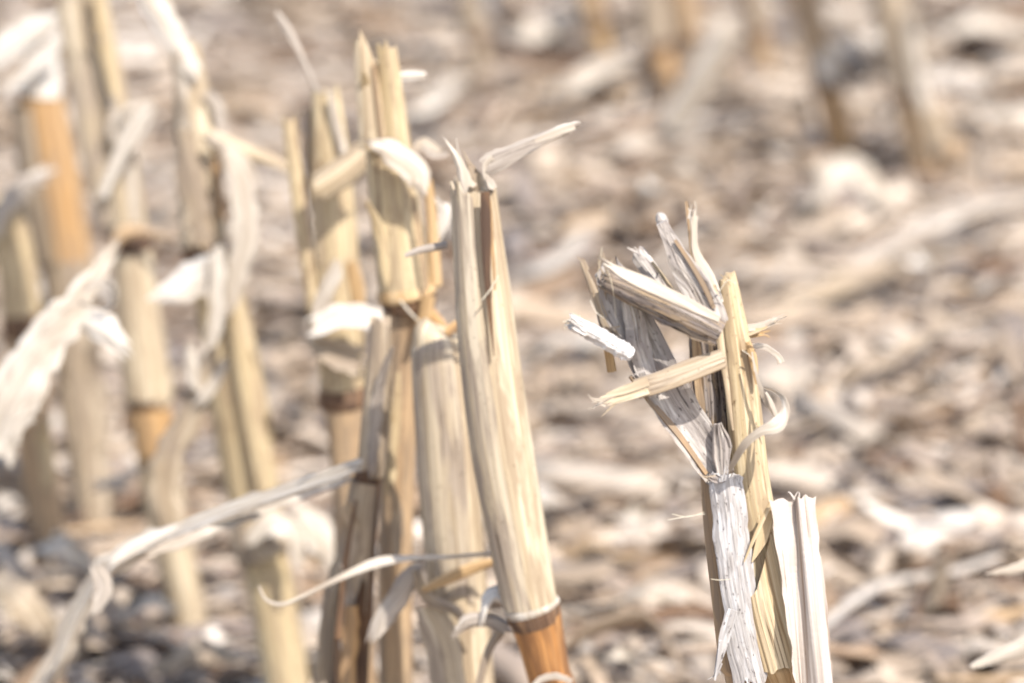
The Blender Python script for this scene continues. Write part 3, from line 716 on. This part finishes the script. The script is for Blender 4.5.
# ------------------------------------------------------------------ stalk with a grey sheath and an amber foot
YB = 1.91
B = thing('corn_stalk', 'tall maize stalk with grey split sheath and amber foot below a white rim', 'corn stalk', base_of(529, 600, 551, 683, YB))
tube_px(B, 'stem', M['cream'], [(478, 192, 36), (488, 300, 47), (494, 360, 51), (505, 450, 56), (518, 530, 55), (531, 604, 53)], YB, sides=44, rib=0.012, jag0=0.003, n=40)
bsh = tube_px(B, 'grey_sheath', M['sheathgrey'], [(471, 186, 39), (481, 300, 50), (488, 360, 55), (501, 450, 59), (515, 530, 56), (529, 603, 54)], YB, arc=(-150, 2), sides=48, rib=0.015, ribn=30, thick=0.0009, jag0=0.004, n=40)
rib_px(bsh, 'slit_shade', M['brown'], [(485, 192), (486, 232), (487, 272), (490, 312), (494, 356)], [9, 10, 7, 4, 1], YB - 0.0135, cols=4, cup=0.1)  # brown strip painting the shade in the split between sheath and stem
rib_px(B, 'amber_seam', M['orange'], [(489, 200), (492, 240), (495, 290)], [4, 4, 2], YB - 0.0125, cols=3)
tube_px(B, 'rim', M['paleleaf'], [(531, 602, 53), (532, 606, 56), (533, 609, 55)], YB, sides=40, n=8, lump=0.02)
tube_px(B, 'node_ring', M['brown'], [(532, 607, 55), (534, 614, 54), (537, 623, 51)], YB, sides=32, n=6, lump=0.02)
tube_px(B, 'internode', M['amber'], [(534, 612, 53), (541, 640, 47), (551, 684, 42), (560, 720, 42)], YB, ground=True, sides=32)
rib_px(B, 'stem_band', M['paleleaf'], [(531, 690), (540, 680), (556, 676), (572, 682)], [5, 7, 7, 5], YB - 0.012, cols=4, twist=(20, 20))
rib_px(B, 'frayed_tip', M['paleleaf'], [(468, 192), (463, 172), (456, 156), (447, 142)], [16, 10, 6, 1.5], YB - 0.004, cols=5, cup=0.2)
rib_px(B, 'frayed_tip', M['greyleaf'], [(462, 184), (460, 164), (456, 138)], [8, 5, 1.5], YB - 0.002, cols=4)
rib_px(B, 'frayed_tip', M['beige'], [(482, 196), (474, 178), (466, 160)], [18, 14, 2], YB, cols=6, cup=0.2)
rib_px(B, 'leaf_remnant', M['paleleaf'], [(490, 190), (486, 176), (485, 164), (492, 157)], [7, 5, 5, 6], YB - 0.004, cols=4)
brem = rib_px(B, 'leaf_remnant', M['greyleaf'], [(488, 166), (506, 156), (530, 144), (553, 134), (574, 126)], [22, 20, 16, 12, 10], YB - 0.004, cols=9, cup=0.12, fray1=0.004, edge=0.16, twist=(0, -20, 15), rough=0.0006)
rib_px(brem, 'leaf_fringe', M['paleleaf'], [(535, 141), (554, 133), (575, 127)], [3, 6, 4], YB - 0.010, cols=4, edge=0.4)
rib_px(B, 'torn_tuft', M['paleleaf'], [(486, 176), (490, 183), (495, 188)], [3, 6, 5], YB - 0.006, cols=4, edge=0.4)
rib_px(B, 'loose_fibre', M['hair'], [(482, 300), (490, 290), (498, 276)], [1, 1.5, 1], YB - 0.016, cols=2)
rib_px(B, 'dark_twig', M['greyleaf'], [(405, 256), (420, 250), (447, 245)], [4, 7, 8], YB + 0.01, cols=4, cup=0.3)
# leaf rag round the left of the node
rib_px(B, 'leaf_rag', M['white'], [(512, 600), (496, 592), (486, 600), (482, 616)], [14, 18, 14, 8], YB + 0.004, cols=6, cup=0.2, twist=(0, 30, 60))
rib_px(B, 'leaf_rag', M['greyleaf'], [(510, 628), (490, 620), (470, 622), (456, 632)], [14, 16, 16, 8], YB + 0.006, cols=6, cup=0.2, twist=(10, -20))
rib_px(B, 'leaf_rag', M['beige'], [(500, 632), (488, 652), (478, 690)], [10, 8, 8], YB + 0.01, cols=5, cup=0.2)

# ------------------------------------------------------------------ thick ribbed stalk
YC2 = 1.99
D2 = thing('corn_stalk', 'thick pale ribbed maize stalk with a sloping shadowed top, no splinters', 'corn stalk', base_of(450, 480, 468, 683, YC2))
tube_px(D2, 'stem', M['cream'], [(434, 325, 16), (435, 330, 36), (437, 344, 47), (440, 372, 53), (446, 430, 59), (451, 500, 60), (458, 590, 59), (466, 683, 57), (470, 720, 56)], YC2, ground=True, sides=52, rib=0.016, ribn=36, n=40,
        rim0=lambda a: 0.004 * math.sin(a))
tube_px(D2, 'ribbed_sheath', M['sheathgrey'], [(436, 331, 34), (438, 343, 51), (441, 372, 57), (447, 430, 62), (452, 500, 63), (460, 592, 61)], YC2, arc=(-170, 30), sides=44, rib=0.03, ribn=30, jag1=0.003)
rib_px(D2, 'amber_top', M['orange'], [(446, 334), (456, 326), (464, 322)], [8, 10, 6], YC2 - 0.008, cols=4, cup=0.2)
rib_px(D2, 'leaf_rag', M['greyleaf'], [(372, 640), (384, 615), (400, 596), (414, 572), (424, 566)], [10, 24, 22, 16, 6], YC2 - 0.02, cols=8, cup=0.2, edge=0.15, twist=(-20, 20, -10))
rib_px(D2, 'leaf_rag', M['beige'], [(418, 574), (424, 592), (436, 602), (458, 612), (470, 628)], [8, 12, 12, 10, 8], YC2 - 0.022, cols=6, cup=0.2, edge=0.1)
rib_px(D2, 'leaf_rag', M['sheathgrey'], [(428, 606), (440, 640), (450, 690)], [26, 34, 34], YC2 - 0.020, cols=8, cup=0.15, edge=0.06)
rib_px(D2, 'leaf_rag', M['amberleaf'], [(422, 590), (450, 578), (476, 568), (500, 560)], [6, 12, 12, 6], YC2 - 0.024, cols=5, cup=0.2, twist=(0, 30))
td = rib_px(None, 'tendril', M['paleleaf'], [(259, 586, 1.950), (266, 600, 1.950), (282, 605, 1.950), (305, 596, 1.952), (340, 578, 1.955), (378, 562, 1.960), (410, 558, 1.960), (450, 557, 1.960), (498, 553, 1.905)],
            [2, 3, 4, 4, 6, 10, 6, 4, 4], 1.955, cols=5, cup=0.2, twist=(0, 40, -20, 10))
tag(td, 'thin pale curled leaf tendril stretched in front of the lower stalks', 'tendril')

# ------------------------------------------------------------------ tall two-pronged stalk
YC = 2.06
Cc = thing('corn_stalk', 'tall cream maize stalk with two-pronged top, tallest left of the grey-sheathed one', 'corn stalk', base_of(398, 380, 396, 683, YC))
tube_px(Cc, 'stem', M['straw'], [(380, 62, 34), (386, 120, 42), (394, 200, 48), (402, 260, 52), (407, 292, 55)], YC, sides=40, rib=0.03, ribn=18, jag0=0.004, n=36)
rib_px(Cc, 'prong', M['cream'], [(374, 150), (369, 100), (364, 60), (358, 36)], [28, 24, 18, 7], YC - 0.013, cols=8, cup=0.25, thick=0.001, fray1=0.003)
rib_px(Cc, 'prong', M['straw'], [(396, 150), (392, 100), (388, 60), (386, 44)], [22, 22, 20, 18], YC - 0.012, cols=8, cup=0.25, thick=0.001, fray1=0.003)
rib_px(Cc, 'prong_edge', M['tan'], [(384, 160), (379, 110), (374, 62)], [3, 4, 3], YC - 0.0145, cols=3)
rib_px(Cc, 'curled_leaf', M['paleleaf'], [(365, 140), (384, 146), (402, 160), (418, 174), (424, 190)], [3, 18, 26, 26, 12], YC - 0.024, cols=9, cup=0.1, face=Vector((0.25, -0.85, 0.4)), edge=0.1, fray1=0.004)
rib_px(Cc, 'pale_tip', M['white'], [(398, 76), (412, 75), (426, 75)], [8, 9, 6], YC - 0.006, cols=5, cup=0.2)
rib_px(Cc, 'leaf_shred', M['paleleaf'], [(416, 150), (424, 142), (440, 152)], [8, 10, 6], YC, cols=4)
rib_px(Cc, 'leaf_shred', M['greyleaf'], [(422, 146), (432, 156), (448, 154)], [5, 6, 5], YC - 0.004, cols=4)
rib_px(Cc, 'leaf_shred', M['white'], [(440, 200), (444, 216), (436, 238)], [12, 15, 9], YC - 0.002, cols=5, cup=0.2)
rib_px(Cc, 'amber_splinter', M['amberleaf'], [(428, 180), (432, 220), (436, 286)], [8, 10, 12], YC - 0.006, cols=4, cup=0.2)
rib_px(Cc, 'amber_splinter', M['tan'], [(414, 196), (420, 240), (426, 290)], [4, 6, 5], YC - 0.0145, cols=4)
tube_px(Cc, 'rim', M['amberleaf'], [(407, 284, 56), (408, 291, 61), (409, 295, 60)], YC, n=8, sides=36, lump=0.015)
tube_px(Cc, 'node_ring', M['brown'], [(408, 294, 57), (409, 302, 55), (409, 310, 50)], YC, n=8, sides=32, lump=0.03)
tube_px(Cc, 'internode', M['tan'], [(409, 300, 53), (405, 340, 44), (400, 400, 38), (397, 480, 34), (395, 600, 34), (396, 690, 34)], YC + 0.004, ground=True, sides=30, rib=0.02)
rib_px(Cc, 'amber_splinter', M['orange'], [(422, 304), (436, 320), (446, 330)], [10, 12, 8], YC - 0.014, cols=4, cup=0.2)
rib_px(Cc, 'amber_splinter', M['amberleaf'], [(428, 296), (424, 318), (416, 336)], [14, 12, 5], YC - 0.016, cols=4, cup=0.2)
rib_px(Cc, 'loose_fibre', M['hair'], [(400, 300), (410, 312), (420, 322)], [1.5, 2, 1], YC - 0.03, cols=2)
rib_px(Cc, 'stem_sliver', M['straw'], [(398, 372), (394, 420), (391, 470)], [4, 12, 8], YC - 0.016, cols=5, cup=0.2)

# dark-footed narrow stalk
YC1 = 2.02
E1 = thing('corn_stalk', 'narrow grey-tan maize stalk with dark blotched foot behind the curled tendril', 'corn stalk', base_of(364, 520, 350, 683, YC1))
tube_px(E1, 'stem', M['beige'], [(380, 322, 20), (378, 380, 26), (373, 450, 29), (370, 474, 27)], YC1 - 0.01, sides=30, rib=0.05, ribn=12, jag0=0.003)
tube_px(E1, 'node_ring', M['brown'], [(371, 464, 26), (369, 472, 29), (367, 480, 28)], YC1 - 0.01, sides=26, n=6, lump=0.06)
tube_px(E1, 'internode', M['brown'], [(368, 476, 27), (362, 530, 30), (354, 620, 36), (350, 683, 36)], YC1 - 0.008, ground=True, sides=28, rib=0.04)
tube_px(E1, 'torn_sheath', M['beige'], [(366, 480, 30), (360, 530, 36), (353, 590, 43)], YC1 - 0.01, arc=(-120, 50), sides=30, rib=0.07, ribn=9, jag1=0.012, thick=0.0008)
rib_px(E1, 'dark_seam', M['brown'], [(356, 500), (346, 560), (338, 640)], [3, 5, 6], YC1 - 0.025, cols=4)
rib_px(E1, 'amber_patch', M['orange'], [(352, 606), (350, 640), (349, 690)], [14, 16, 16], YC1 - 0.0225, cols=6, cup=0.2, edge=0.2)
rib_px(E1, 'leaf_strip', M['beige'], [(338, 560), (330, 610), (324, 690)], [10, 18, 20], YC1 + 0.006, cols=6, cup=0.2)

# ------------------------------------------------------------------ stalk with a bright white leaf flap
YD = 2.20
Dd = thing('corn_stalk', 'maize stalk with split hollow top and bright white leaf flap across it', 'corn stalk', base_of(336, 250, 350, 470, YD))
tube_px(Dd, 'stem', M['straw'], [(326, 100, 22), (330, 150, 32), (335, 230, 37), (339, 320, 40), (343, 392, 38)], YD, sides=36, rib=0.03, ribn=14, jag0=0.008, n=34)
rib_px(Dd, 'side_prong', M['straw'], [(288, 120), (296, 180), (305, 250), (316, 330)], [13, 14, 14, 12], YD - 0.008, cols=6, cup=0.3, thick=0.0012, fray0=0.002)
rib_px(Dd, 'hollow_wall', M['darkgrey'], [(303, 110), (308, 150), (316, 220)], [16, 14, 8], YD + 0.002, cols=5, edge=0.2)
rib_px(Dd, 'leaf_shred', M['paleleaf'], [(330, 92), (338, 130), (346, 164)], [6, 9, 5], YD - 0.012, cols=4, cup=0.2)
tube_px(Dd, 'rolled_leaf', M['cream'], [(320, 188, 24), (344, 172, 26), (368, 150, 22)], YD - 0.025, arc=(-160, 100), sides=22, rib=0.02, jag0=0.002)
rib_px(Dd, 'leaf_flap', M['white'], [(312, 326), (334, 318), (356, 314), (382, 320)], [20, 26, 26, 22], YD - 0.03, cols=8, cup=0.1, face=Vector((0.25, -0.7, 0.65)), edge=0.08)
rib_px(Dd, 'leaf_flap', M['paleleaf'], [(318, 316), (326, 290), (338, 264)], [12, 18, 12], YD - 0.026, cols=6, cup=0.2)
rib_px(Dd, 'leaf_flap', M['beige'], [(306, 345), (330, 350), (362, 362)], [10, 26, 30], YD - 0.02, cols=6, cup=-0.2)
rib_px(Dd, 'amber_splinter', M['amberleaf'], [(352, 262), (358, 290), (360, 310)], [10, 14, 8], YD - 0.01, cols=4)
rib_px(Dd, 'top_twig', M['greyleaf'], [(322, 104), (314, 82), (304, 58), (292, 34), (276, 12)], [5, 6, 7, 9, 5], YD - 0.004, cols=5, cup=0.3, twist=(0, 60, 0))
tube_px(Dd, 'node_ring', M['brown'], [(343, 386, 40), (344, 396, 43), (345, 406, 39)], YD, n=8, sides=28, lump=0.03)
tube_px(Dd, 'internode', M['tan'], [(344, 400, 38), (348, 440, 34), (352, 500, 34), (354, 560, 34)], YD, ground=True, sides=26)

# ------------------------------------------------------------------ stalk with bright leaf top, drooping white leaf
YE = 2.345
Ee = thing('corn_stalk', 'long bent maize stalk with bright torn leaf top and sheath hood low down', 'corn stalk', base_of(268, 560, 285, 683, YE))
tube_px(Ee, 'upper_stem', M['cream'], [(186, 52, 24), (192, 100, 32), (198, 160, 38), (204, 246, 40)], YE, sides=32, rib=0.03, ribn=12, jag0=0.006)
rib_px(Ee, 'torn_leaf_top', M['white'], [(146, -14), (160, 14), (176, 42), (198, 76)], [22, 26, 24, 12], YE - 0.012, cols=8, cup=0.2, edge=0.08)
rib_px(Ee, 'sheath_strip', M['beige'], [(184, 130), (192, 190), (198, 246)], [18, 28, 28], YE - 0.021, cols=6, cup=0.2)
rib_px(Ee, 'amber_seam', M['orange'], [(214, 146), (218, 180), (222, 220)], [6, 9, 6], YE - 0.014, cols=4)
tube_px(Ee, 'node_ring', M['brown'], [(203, 240, 40), (206, 250, 42), (210, 260, 40)], YE, n=6, sides=26, lump=0.03)
tube_px(Ee, 'lower_stem', M['straw'], [(207, 252, 40), (222, 310, 44), (238, 400, 50), (250, 480, 46), (262, 540, 42), (276, 620, 40), (288, 690, 39)], YE, ground=True, sides=34, rib=0.03, ribn=14)
rib_px(Ee, 'lit_strip', M['straw'], [(232, 296), (242, 360), (252, 420), (264, 490)], [10, 18, 22, 16], YE - 0.022, cols=6, cup=0.25)
rib_px(Ee, 'hanging_leaf', M['paleleaf'], [(226, 150), (240, 176), (246, 220), (240, 262), (230, 310)], [8, 20, 26, 24, 12], YE - 0.026, cols=8, cup=0.1, edge=0.08, face=Vector((0.3, -0.75, 0.55)))
rib_px(Ee, 'drooping_leaf', M['white'], [(152, 300), (168, 290), (186, 284), (204, 270), (214, 256)], [10, 22, 34, 36, 16], YE - 0.03, cols=8, cup=0.2, edge=0.08, face=Vector((0.2, -0.7, 0.6)))
rib_px(Ee, 'drooping_leaf', M['white'], [(218, 250), (217, 290), (214, 330), (204, 356)], [12, 17, 16, 8], YE - 0.034, cols=6, cup=0.1, edge=0.08, face=Vector((0.3, -0.75, 0.55)))
rib_px(Ee, 'leaf_strip', M['paleleaf'], [(206, 136), (222, 146), (240, 160), (256, 184)], [10, 14, 14, 7], YE - 0.02, cols=6, cup=0.25)
rib_px(Ee, 'leaf_strip', M['cream'], [(206, 132), (236, 148), (266, 158), (296, 172)], [10, 14, 12, 9], YE - 0.012, cols=6, cup=0.25)
rib_px(Ee, 'leaf_strip', M['greyleaf'], [(206, 92), (218, 104), (222, 122)], [8, 12, 8], YE - 0.01, cols=5)
tube_px(Ee, 'sheath_hood', M['beige'], [(252, 516, 40), (258, 536, 50), (266, 552, 52)], YE - 0.006, arc=(-130, 130), sides=26, rib=0.05, ribn=8, jag1=0.005)
rib_px(Ee, 'hood_leaf', M['paleleaf'], [(250, 540), (270, 522), (292, 530), (302, 560)], [14, 26, 24, 10], YE - 0.032, cols=7, cup=0.08, edge=0.25, face=UPF)
rib_px(Ee, 'hood_leaf', M['paleleaf'], [(296, 512), (314, 522), (330, 546), (334, 566)], [16, 34, 32, 12], YE - 0.01, cols=7, cup=0.06, edge=0.25, face=UPF)
tw = rib_px(None, 'twisted_leaf', M['beige'], [(212, 352), (204, 378), (186, 420), (168, 462), (166, 500), (172, 530)], [8, 22, 26, 32, 34, 22], 2.270, cols=10, cup=0.14, twist=(0, 20, -10, 10), edge=0.1, rough=0.001)
tag(tw, 'brownish twisted leaf with forked tip hanging between two left stalks', 'leaf')
rib_px(tw, 'fork_tip', M['paleleaf'], [(190, 344), (192, 364), (194, 388)], [8, 12, 14], 2.265, cols=5, cup=0.2)
rib_px(tw, 'fork_tip', M['paleleaf'], [(224, 362), (214, 384), (200, 404)], [8, 12, 10], 2.265, cols=5, cup=0.2)

# ------------------------------------------------------------------ stalk with grey hanging leaf
YF = 2.48
Ff = thing('corn_stalk', 'slim pale maize stalk with brown node leaf, grey strip hanging along its top', 'corn stalk', base_of(172, 530, 188, 620, YF))
tube_px(Ff, 'upper_stem', M['cream'], [(88, -20, 26), (106, 70, 28), (120, 160, 30), (130, 240, 33)], YF, sides=28, rib=0.02, jag0=0.004)
tube_px(Ff, 'node_ring', M['brown'], [(129, 230, 34), (131, 240, 37), (133, 250, 35)], YF, n=6, sides=24, lump=0.03)
tube_px(Ff, 'sheathed_stem', M['cream'], [(131, 242, 34), (138, 310, 38), (147, 386, 43), (148, 396, 41)], YF, sides=32, rib=0.02)
tube_px(Ff, 'node_ring', M['brown'], [(148, 390, 40), (149, 398, 41), (150, 406, 37)], YF, n=6, sides=24, lump=0.03)
tube_px(Ff, 'internode', M['orange'], [(149, 400, 37), (154, 436, 36), (158, 466, 35)], YF, sides=28)
tube_px(Ff, 'lower_sheath', M['cream'], [(157, 458, 38), (164, 500, 36), (176, 560, 34), (188, 612, 32)], YF, ground=True, sides=28, rib=0.03)
rib_px(Ff, 'grey_strip', M['sheathgrey'], [(70, -14), (82, 60), (92, 140), (108, 226)], [30, 32, 28, 14], YF - 0.006, cols=7, cup=0.2, edge=0.06)
rib_px(Ff, 'lit_strip', M['straw'], [(96, -14), (104, 40), (114, 96)], [12, 14, 8], YF - 0.016, cols=5, cup=0.25)
rib_px(Ff, 'leaf_flag', M['white'], [(102, 198), (118, 160), (136, 128), (152, 104)], [10, 14, 20, 12], YF - 0.022, cols=6, cup=0.1, edge=0.1, face=Vector((0.3, -0.75, 0.55)))
rib_px(Ff, 'leaf_flag', M['paleleaf'], [(150, 104), (128, 110), (110, 128), (134, 158)], [6, 8, 8, 14], YF - 0.014, cols=5, cup=0.2)
rib_px(Ff, 'brown_leaf', M['tan'], [(114, 244), (124, 232), (146, 230), (178, 240)], [8, 14, 10, 6], YF - 0.022, cols=5, cup=0.3)

# ------------------------------------------------------------------ amber stalk with white cap
YG = 2.64
Gg = thing('corn_stalk', 'amber-topped maize stalk with white leaf cap near the left photo edge', 'corn stalk', base_of(78, 360, 95, 530, YG))
tube_px(Gg, 'amber_stem', M['orange'], [(39, 88, 38), (48, 140, 41), (60, 210, 43), (67, 262, 43)], YG, sides=30, rib=0.02)
tube_px(Gg, 'stem', M['beige'], [(66, 256, 44), (72, 320, 42), (80, 400, 38), (90, 480, 35), (95, 530, 34)], YG, ground=True, sides=28, rib=0.03)
tube_px(Gg, 'half_sheath', M['beige'], [(34, 104, 42), (46, 180, 44), (62, 256, 46)], YG, arc=(-150, -5), sides=22, rib=0.03)
tube_px(Gg, 'white_cap', M['white'], [(44, 44, 20), (42, 66, 32), (39, 92, 42)], YG, arc=(-120, 120), sides=24, rib=0.05, ribn=7, jag0=0.012)
rib_px(Gg, 'cap_leaf', M['white'], [(4, 92), (24, 76), (46, 52), (62, 34)], [8, 14, 18, 8], YG - 0.024, cols=6, cup=0.2)
rib_px(Gg, 'top_leaf', M['white'], [(-14, 62), (10, 44), (34, 28), (60, 14)], [26, 28, 24, 8], YG - 0.02, cols=7, cup=0.2, edge=0.06)

YH = 2.60
Hh = thing('corn_stalk', 'leftmost short maize stalk, cut by photo edge, grey leaf over its top', 'corn stalk', base_of(28, 400, 45, 510, YH))
tube_px(Hh, 'upper_stem', M['straw'], [(8, 200, 26), (16, 260, 32), (22, 318, 34)], YH, sides=26, rib=0.03, jag0=0.006)
tube_px(Hh, 'node_ring', M['brown'], [(21, 312, 34), (23, 326, 38), (25, 338, 35)], YH, n=6, sides=24, lump=0.03)
tube_px(Hh, 'internode', M['tan'], [(23, 328, 35), (32, 420, 33), (44, 508, 32)], YH, ground=True, sides=26)
rib_px(Hh, 'grey_leaf', M['greyleaf'], [(-14, 238), (4, 208), (24, 186), (50, 172)], [18, 20, 20, 12], YH - 0.02, cols=6, cup=0.25)

# ------------------------------------------------------------------ loose big leaves on the left
bl = rib_px(None, 'broad_leaf', M['paleleaf'], [(-16, 452, 2.210), (10, 400, 2.210), (44, 344, 2.215), (80, 298, 2.220), (116, 246, 2.240)], [54, 52, 42, 28, 8], 2.215, cols=14, cup=0.12, edge=0.1, rough=0.0016, twist=(0, -15, 10, 20))
tag(bl, 'broad glaring white leaf slanting in from the left photo edge', 'leaf')
rib_px(bl, 'curl', M['white'], [(84, 292, 2.215), (98, 282, 2.210), (112, 290, 2.210), (110, 308, 2.215), (94, 312, 2.220)], [3, 5, 6, 5, 3], 2.215, cols=5, twist=(0, 40, 80))
rib_px(bl, 'curl', M['white'], [(74, 318, 2.225), (92, 324, 2.220), (108, 334, 2.215), (126, 352, 2.215)], [12, 28, 30, 12], 2.220, cols=6, cup=0.2)
# long curved leaf rib
RIBP = [(-24, 905, 2.10), (6, 780, 2.09), (40, 692, 2.08), (62, 650, 2.075), (80, 606, 2.07), (106, 568, 2.06), (150, 541, 2.05), (222, 512, 2.03), (300, 485, 2.005), (358, 464, 1.985)]
lr = rib_px(None, 'leaf_rib', M['paleleaf'], RIBP, [20, 24, 26, 29, 25, 28, 24, 20, 17, 12], 2.08, cols=14, cup=0.14, edge=0.28, rough=0.0006, face=Vector((0.1, -0.75, 0.65)), n=60, twist=(0, 25, -20, 15, -10, 10), fray0=0.006, fray1=0.004)
tag(lr, 'long curved pale leaf rib arching from the bottom left corner to the stalks', 'leaf')
tube(lr, 'midrib', M['white'], [at(a, b + 5, c - 0.001) for a, b, c in RIBP], [w * mpp(2.08) for w in (7, 7, 7, 8, 7, 8, 7, 6, 6, 4)], sides=14, rib=0.2, ribn=6, lump=0.12, n=50)
rib_px(lr, 'leaf_shred', M['paleleaf'], [(150, 552, 2.030), (210, 530, 2.030), (270, 506, 2.030), (350, 478, 2.030)], [10, 14, 12, 6], 2.035, cols=6, edge=0.3, face=UPF)
rib_px(lr, 'leaf_shred', M['greyleaf'], [(96, 566, 2.030), (104, 586, 2.030), (96, 612, 2.030)], [12, 18, 10], 2.035, cols=6, edge=0.25)
rib_px(lr, 'leaf_shred', M['white'], [(108, 566, 2.030), (140, 544, 2.030), (180, 526, 2.030)], [10, 14, 6], 2.035, cols=5, edge=0.2, face=UPF)
lf = rib_px(None, 'leaf_strip', M['greyleaf'], [(98, 486, 2.45), (116, 482, 2.45), (140, 470, 2.45)], [10, 12, 8], 2.45, cols=5, cup=0.2)
tag(lf, 'small grey leaf strip beside the foot of the slim pale stalk', 'leaf')

# ------------------------------------------------------------------ blurred background row
def bg_stalk(label, spec, basey, mats, extra=()):
    Y = ground_Y(basey, 0.022)
    last = spec[-1]
    r = thing('corn_stalk', label, 'corn stalk', at(last[0], basey, Y), 'blurred stalks of the next row')
    # carry the top above the frame to a believable cut height
    a, b = at(spec[0][0], spec[0][1], Y), at(spec[-1][0], spec[-1][1], Y)
    dirv = (a - b).normalized()
    Ltot = (a - b).length
    top = a + dirv * max(0.0, 0.24 - Ltot)
    p = [top] + [at(q[0], q[1], Y) for q in spec]; d = [spec[0][2] * mpp(Y)] + [q[2] * mpp(Y) for q in spec]
    cut = len(p) - 2
    tube(r, 'upper_stem', M[mats[0]], p[:cut + 1], d[:cut + 1], sides=22, rib=0.03, jag0=0.01)
    q = p[cut]; dv = (p[cut + 1] - q).normalized()
    tube(r, 'node_ring', M['brown'], [q - dv * 0.004, q, q + dv * 0.004], [d[cut] * 1.02, d[cut] * 1.1, d[cut] * 1.0], n=4, sides=20)
    e = to_ground(q, p[cut + 1]) if abs(p[cut + 1].z - q.z) > 1e-3 else p[cut + 1]
    tube(r, 'internode', M[mats[1]], [q, p[cut + 1], p[cut + 1] + dv * 0.035], [d[cut] * 0.97, d[cut + 1], d[cut + 1]], sides=22)
    for nm, mt, sp, wp in extra:
        rib_px(r, nm, M[mt], sp, wp, Y - 0.02, cols=6, cup=0.2, edge=0.08)
    return r
def rags(parent, spec, Y, n, seed, mats=('paleleaf', 'beige', 'white', 'sheathgrey')):
    """Torn sheath strips clinging to a stalk, their upper ends lifting away."""
    q = random.Random(seed)
    for _ in range(n):
        k = q.randrange(len(spec) - 1); f = q.random()
        cx = spec[k][0] * (1 - f) + spec[k + 1][0] * f; cy = spec[k][1] * (1 - f) + spec[k + 1][1] * f
        dm = spec[k][2] * (1 - f) + spec[k + 1][2] * f
        sl = (spec[k + 1][0] - spec[k][0]) / max(1, spec[k + 1][1] - spec[k][1])
        ln = q.uniform(50, 130); off = q.uniform(-0.38, 0.38) * dm; lift = q.uniform(2, 12) * (1 if off > 0 else -1)
        w = q.uniform(9, 20)
        dep = Y - math.sqrt(max(0.05, 0.27 - (off / dm) ** 2)) * dm * mpp(Y) - 0.002
        rib_px(parent, 'sheath_rag', M[q.choice(mats)], [(cx + off + lift - sl * ln * 0.5, cy - ln * 0.5, dep - 0.008), (cx + off + lift * 0.2 - sl * ln * 0.2, cy - ln * 0.2, dep - 0.001),
               (cx + off + sl * ln * 0.15, cy + ln * 0.15, dep), (cx + off + sl * ln * 0.5, cy + ln * 0.5, dep)],
               [w * 0.4, w, w * 1.1, w * 0.7], Y, cols=7, cup=0.12, edge=0.2, fray0=0.006, fray1=0.005, rough=0.0006)
rags(Dd, [(330, 160, 32), (336, 250, 38), (342, 390, 38)], YD, 2, 1, ('straw', 'cream'))
rags(Ee, [(192, 80, 30), (200, 180, 38), (206, 246, 40)], YE, 2, 2, ('cream', 'paleleaf'))
rags(Ee, [(222, 310, 44), (244, 430, 48), (256, 510, 44)], YE, 2, 3, ('tan', 'straw'))
rags(Ff, [(104, 40, 28), (124, 190, 31), (140, 320, 38), (148, 390, 42)], YF, 3, 4, ('cream', 'paleleaf'))
rags(Gg, [(66, 260, 44), (86, 440, 36)], YG, 2, 5, ('beige', 'tan'))
rags(Hh, [(10, 220, 28), (24, 330, 34), (40, 490, 32)], YH, 2, 6, ('straw', 'cream'))
rags(Cc, [(384, 110, 40), (400, 250, 50)], YC, 2, 7, ('straw', 'cream'))
rags(Cc, [(402, 360, 40), (396, 620, 34)], YC, 2, 8, ('straw', 'beige'))
rags(E1, [(376, 360, 26), (364, 520, 34), (352, 660, 38)], YC1 - 0.01, 3, 9, ('beige', 'greyleaf'))
bg_stalk('tilted amber-footed blurred stalk in the background, right of centre', [(803, -10, 28), (820, 50, 32), (828, 84, 34), (838, 130, 32)], 134, ('tan', 'orange'),
         [('pale_patch', 'white', [(822, 50), (828, 66), (834, 84)], [12, 22, 14])])
bg_stalk('dark blurred stalk with a pale leaf at far upper right', [(886, -10, 34), (900, 50, 36), (910, 92, 38), (922, 150, 36)], 156, ('beige', 'tan'),
         [('hanging_leaf', 'paleleaf', [(910, 0), (914, 44), (920, 90), (928, 116)], [7, 12, 14, 10]), ('side_leaf', 'beige', [(930, 110), (936, 136), (940, 154)], [20, 26, 20])])
bg_stalk('blurred stalk with amber middle left of the leaning pale piece', [(650, -10, 26), (655, 20, 28), (658, 46, 28), (664, 76, 26)], 80, ('beige', 'orange'))
bg_stalk('blurred tan stalk just above the leaning pale stalk piece', [(680, -10, 28), (685, 14, 28), (688, 40, 28), (694, 62, 26)], 66, ('tan', 'beige'))
bg_stalk('blurred amber-brown stalk at the top edge above the splintered fork', [(590, -10, 30), (594, 8, 30), (597, 22, 30), (600, 44, 28)], 48, ('tan', 'amberleaf'))
bg_stalk('thin blurred brown stalk at top edge above the bent grey leaf', [(468, -10, 22), (472, 14, 22), (476, 36, 22), (480, 62, 20)], 66, ('beige', 'beige'))
bg_stalk('faint grey-brown blurred stalk at top edge right of the leaning piece', [(752, -10, 24), (755, 12, 24), (758, 32, 24), (762, 56, 22)], 60, ('beige', 'tan'))
YL = ground_Y(118, 0.03)
ls = tube(None, 'leaning_stalk', M['paleleaf'], [at(730, 30, YL - 0.02), at(703, 76, YL - 0.01), at(672, 124, YL)], [w * mpp(YL) for w in (28, 33, 32)], sides=22, rib=0.05, jag0=0.008, jag1=0.006)
tag(ls, 'pale snapped stalk piece leaning over in the blurred background', 'stalk piece')
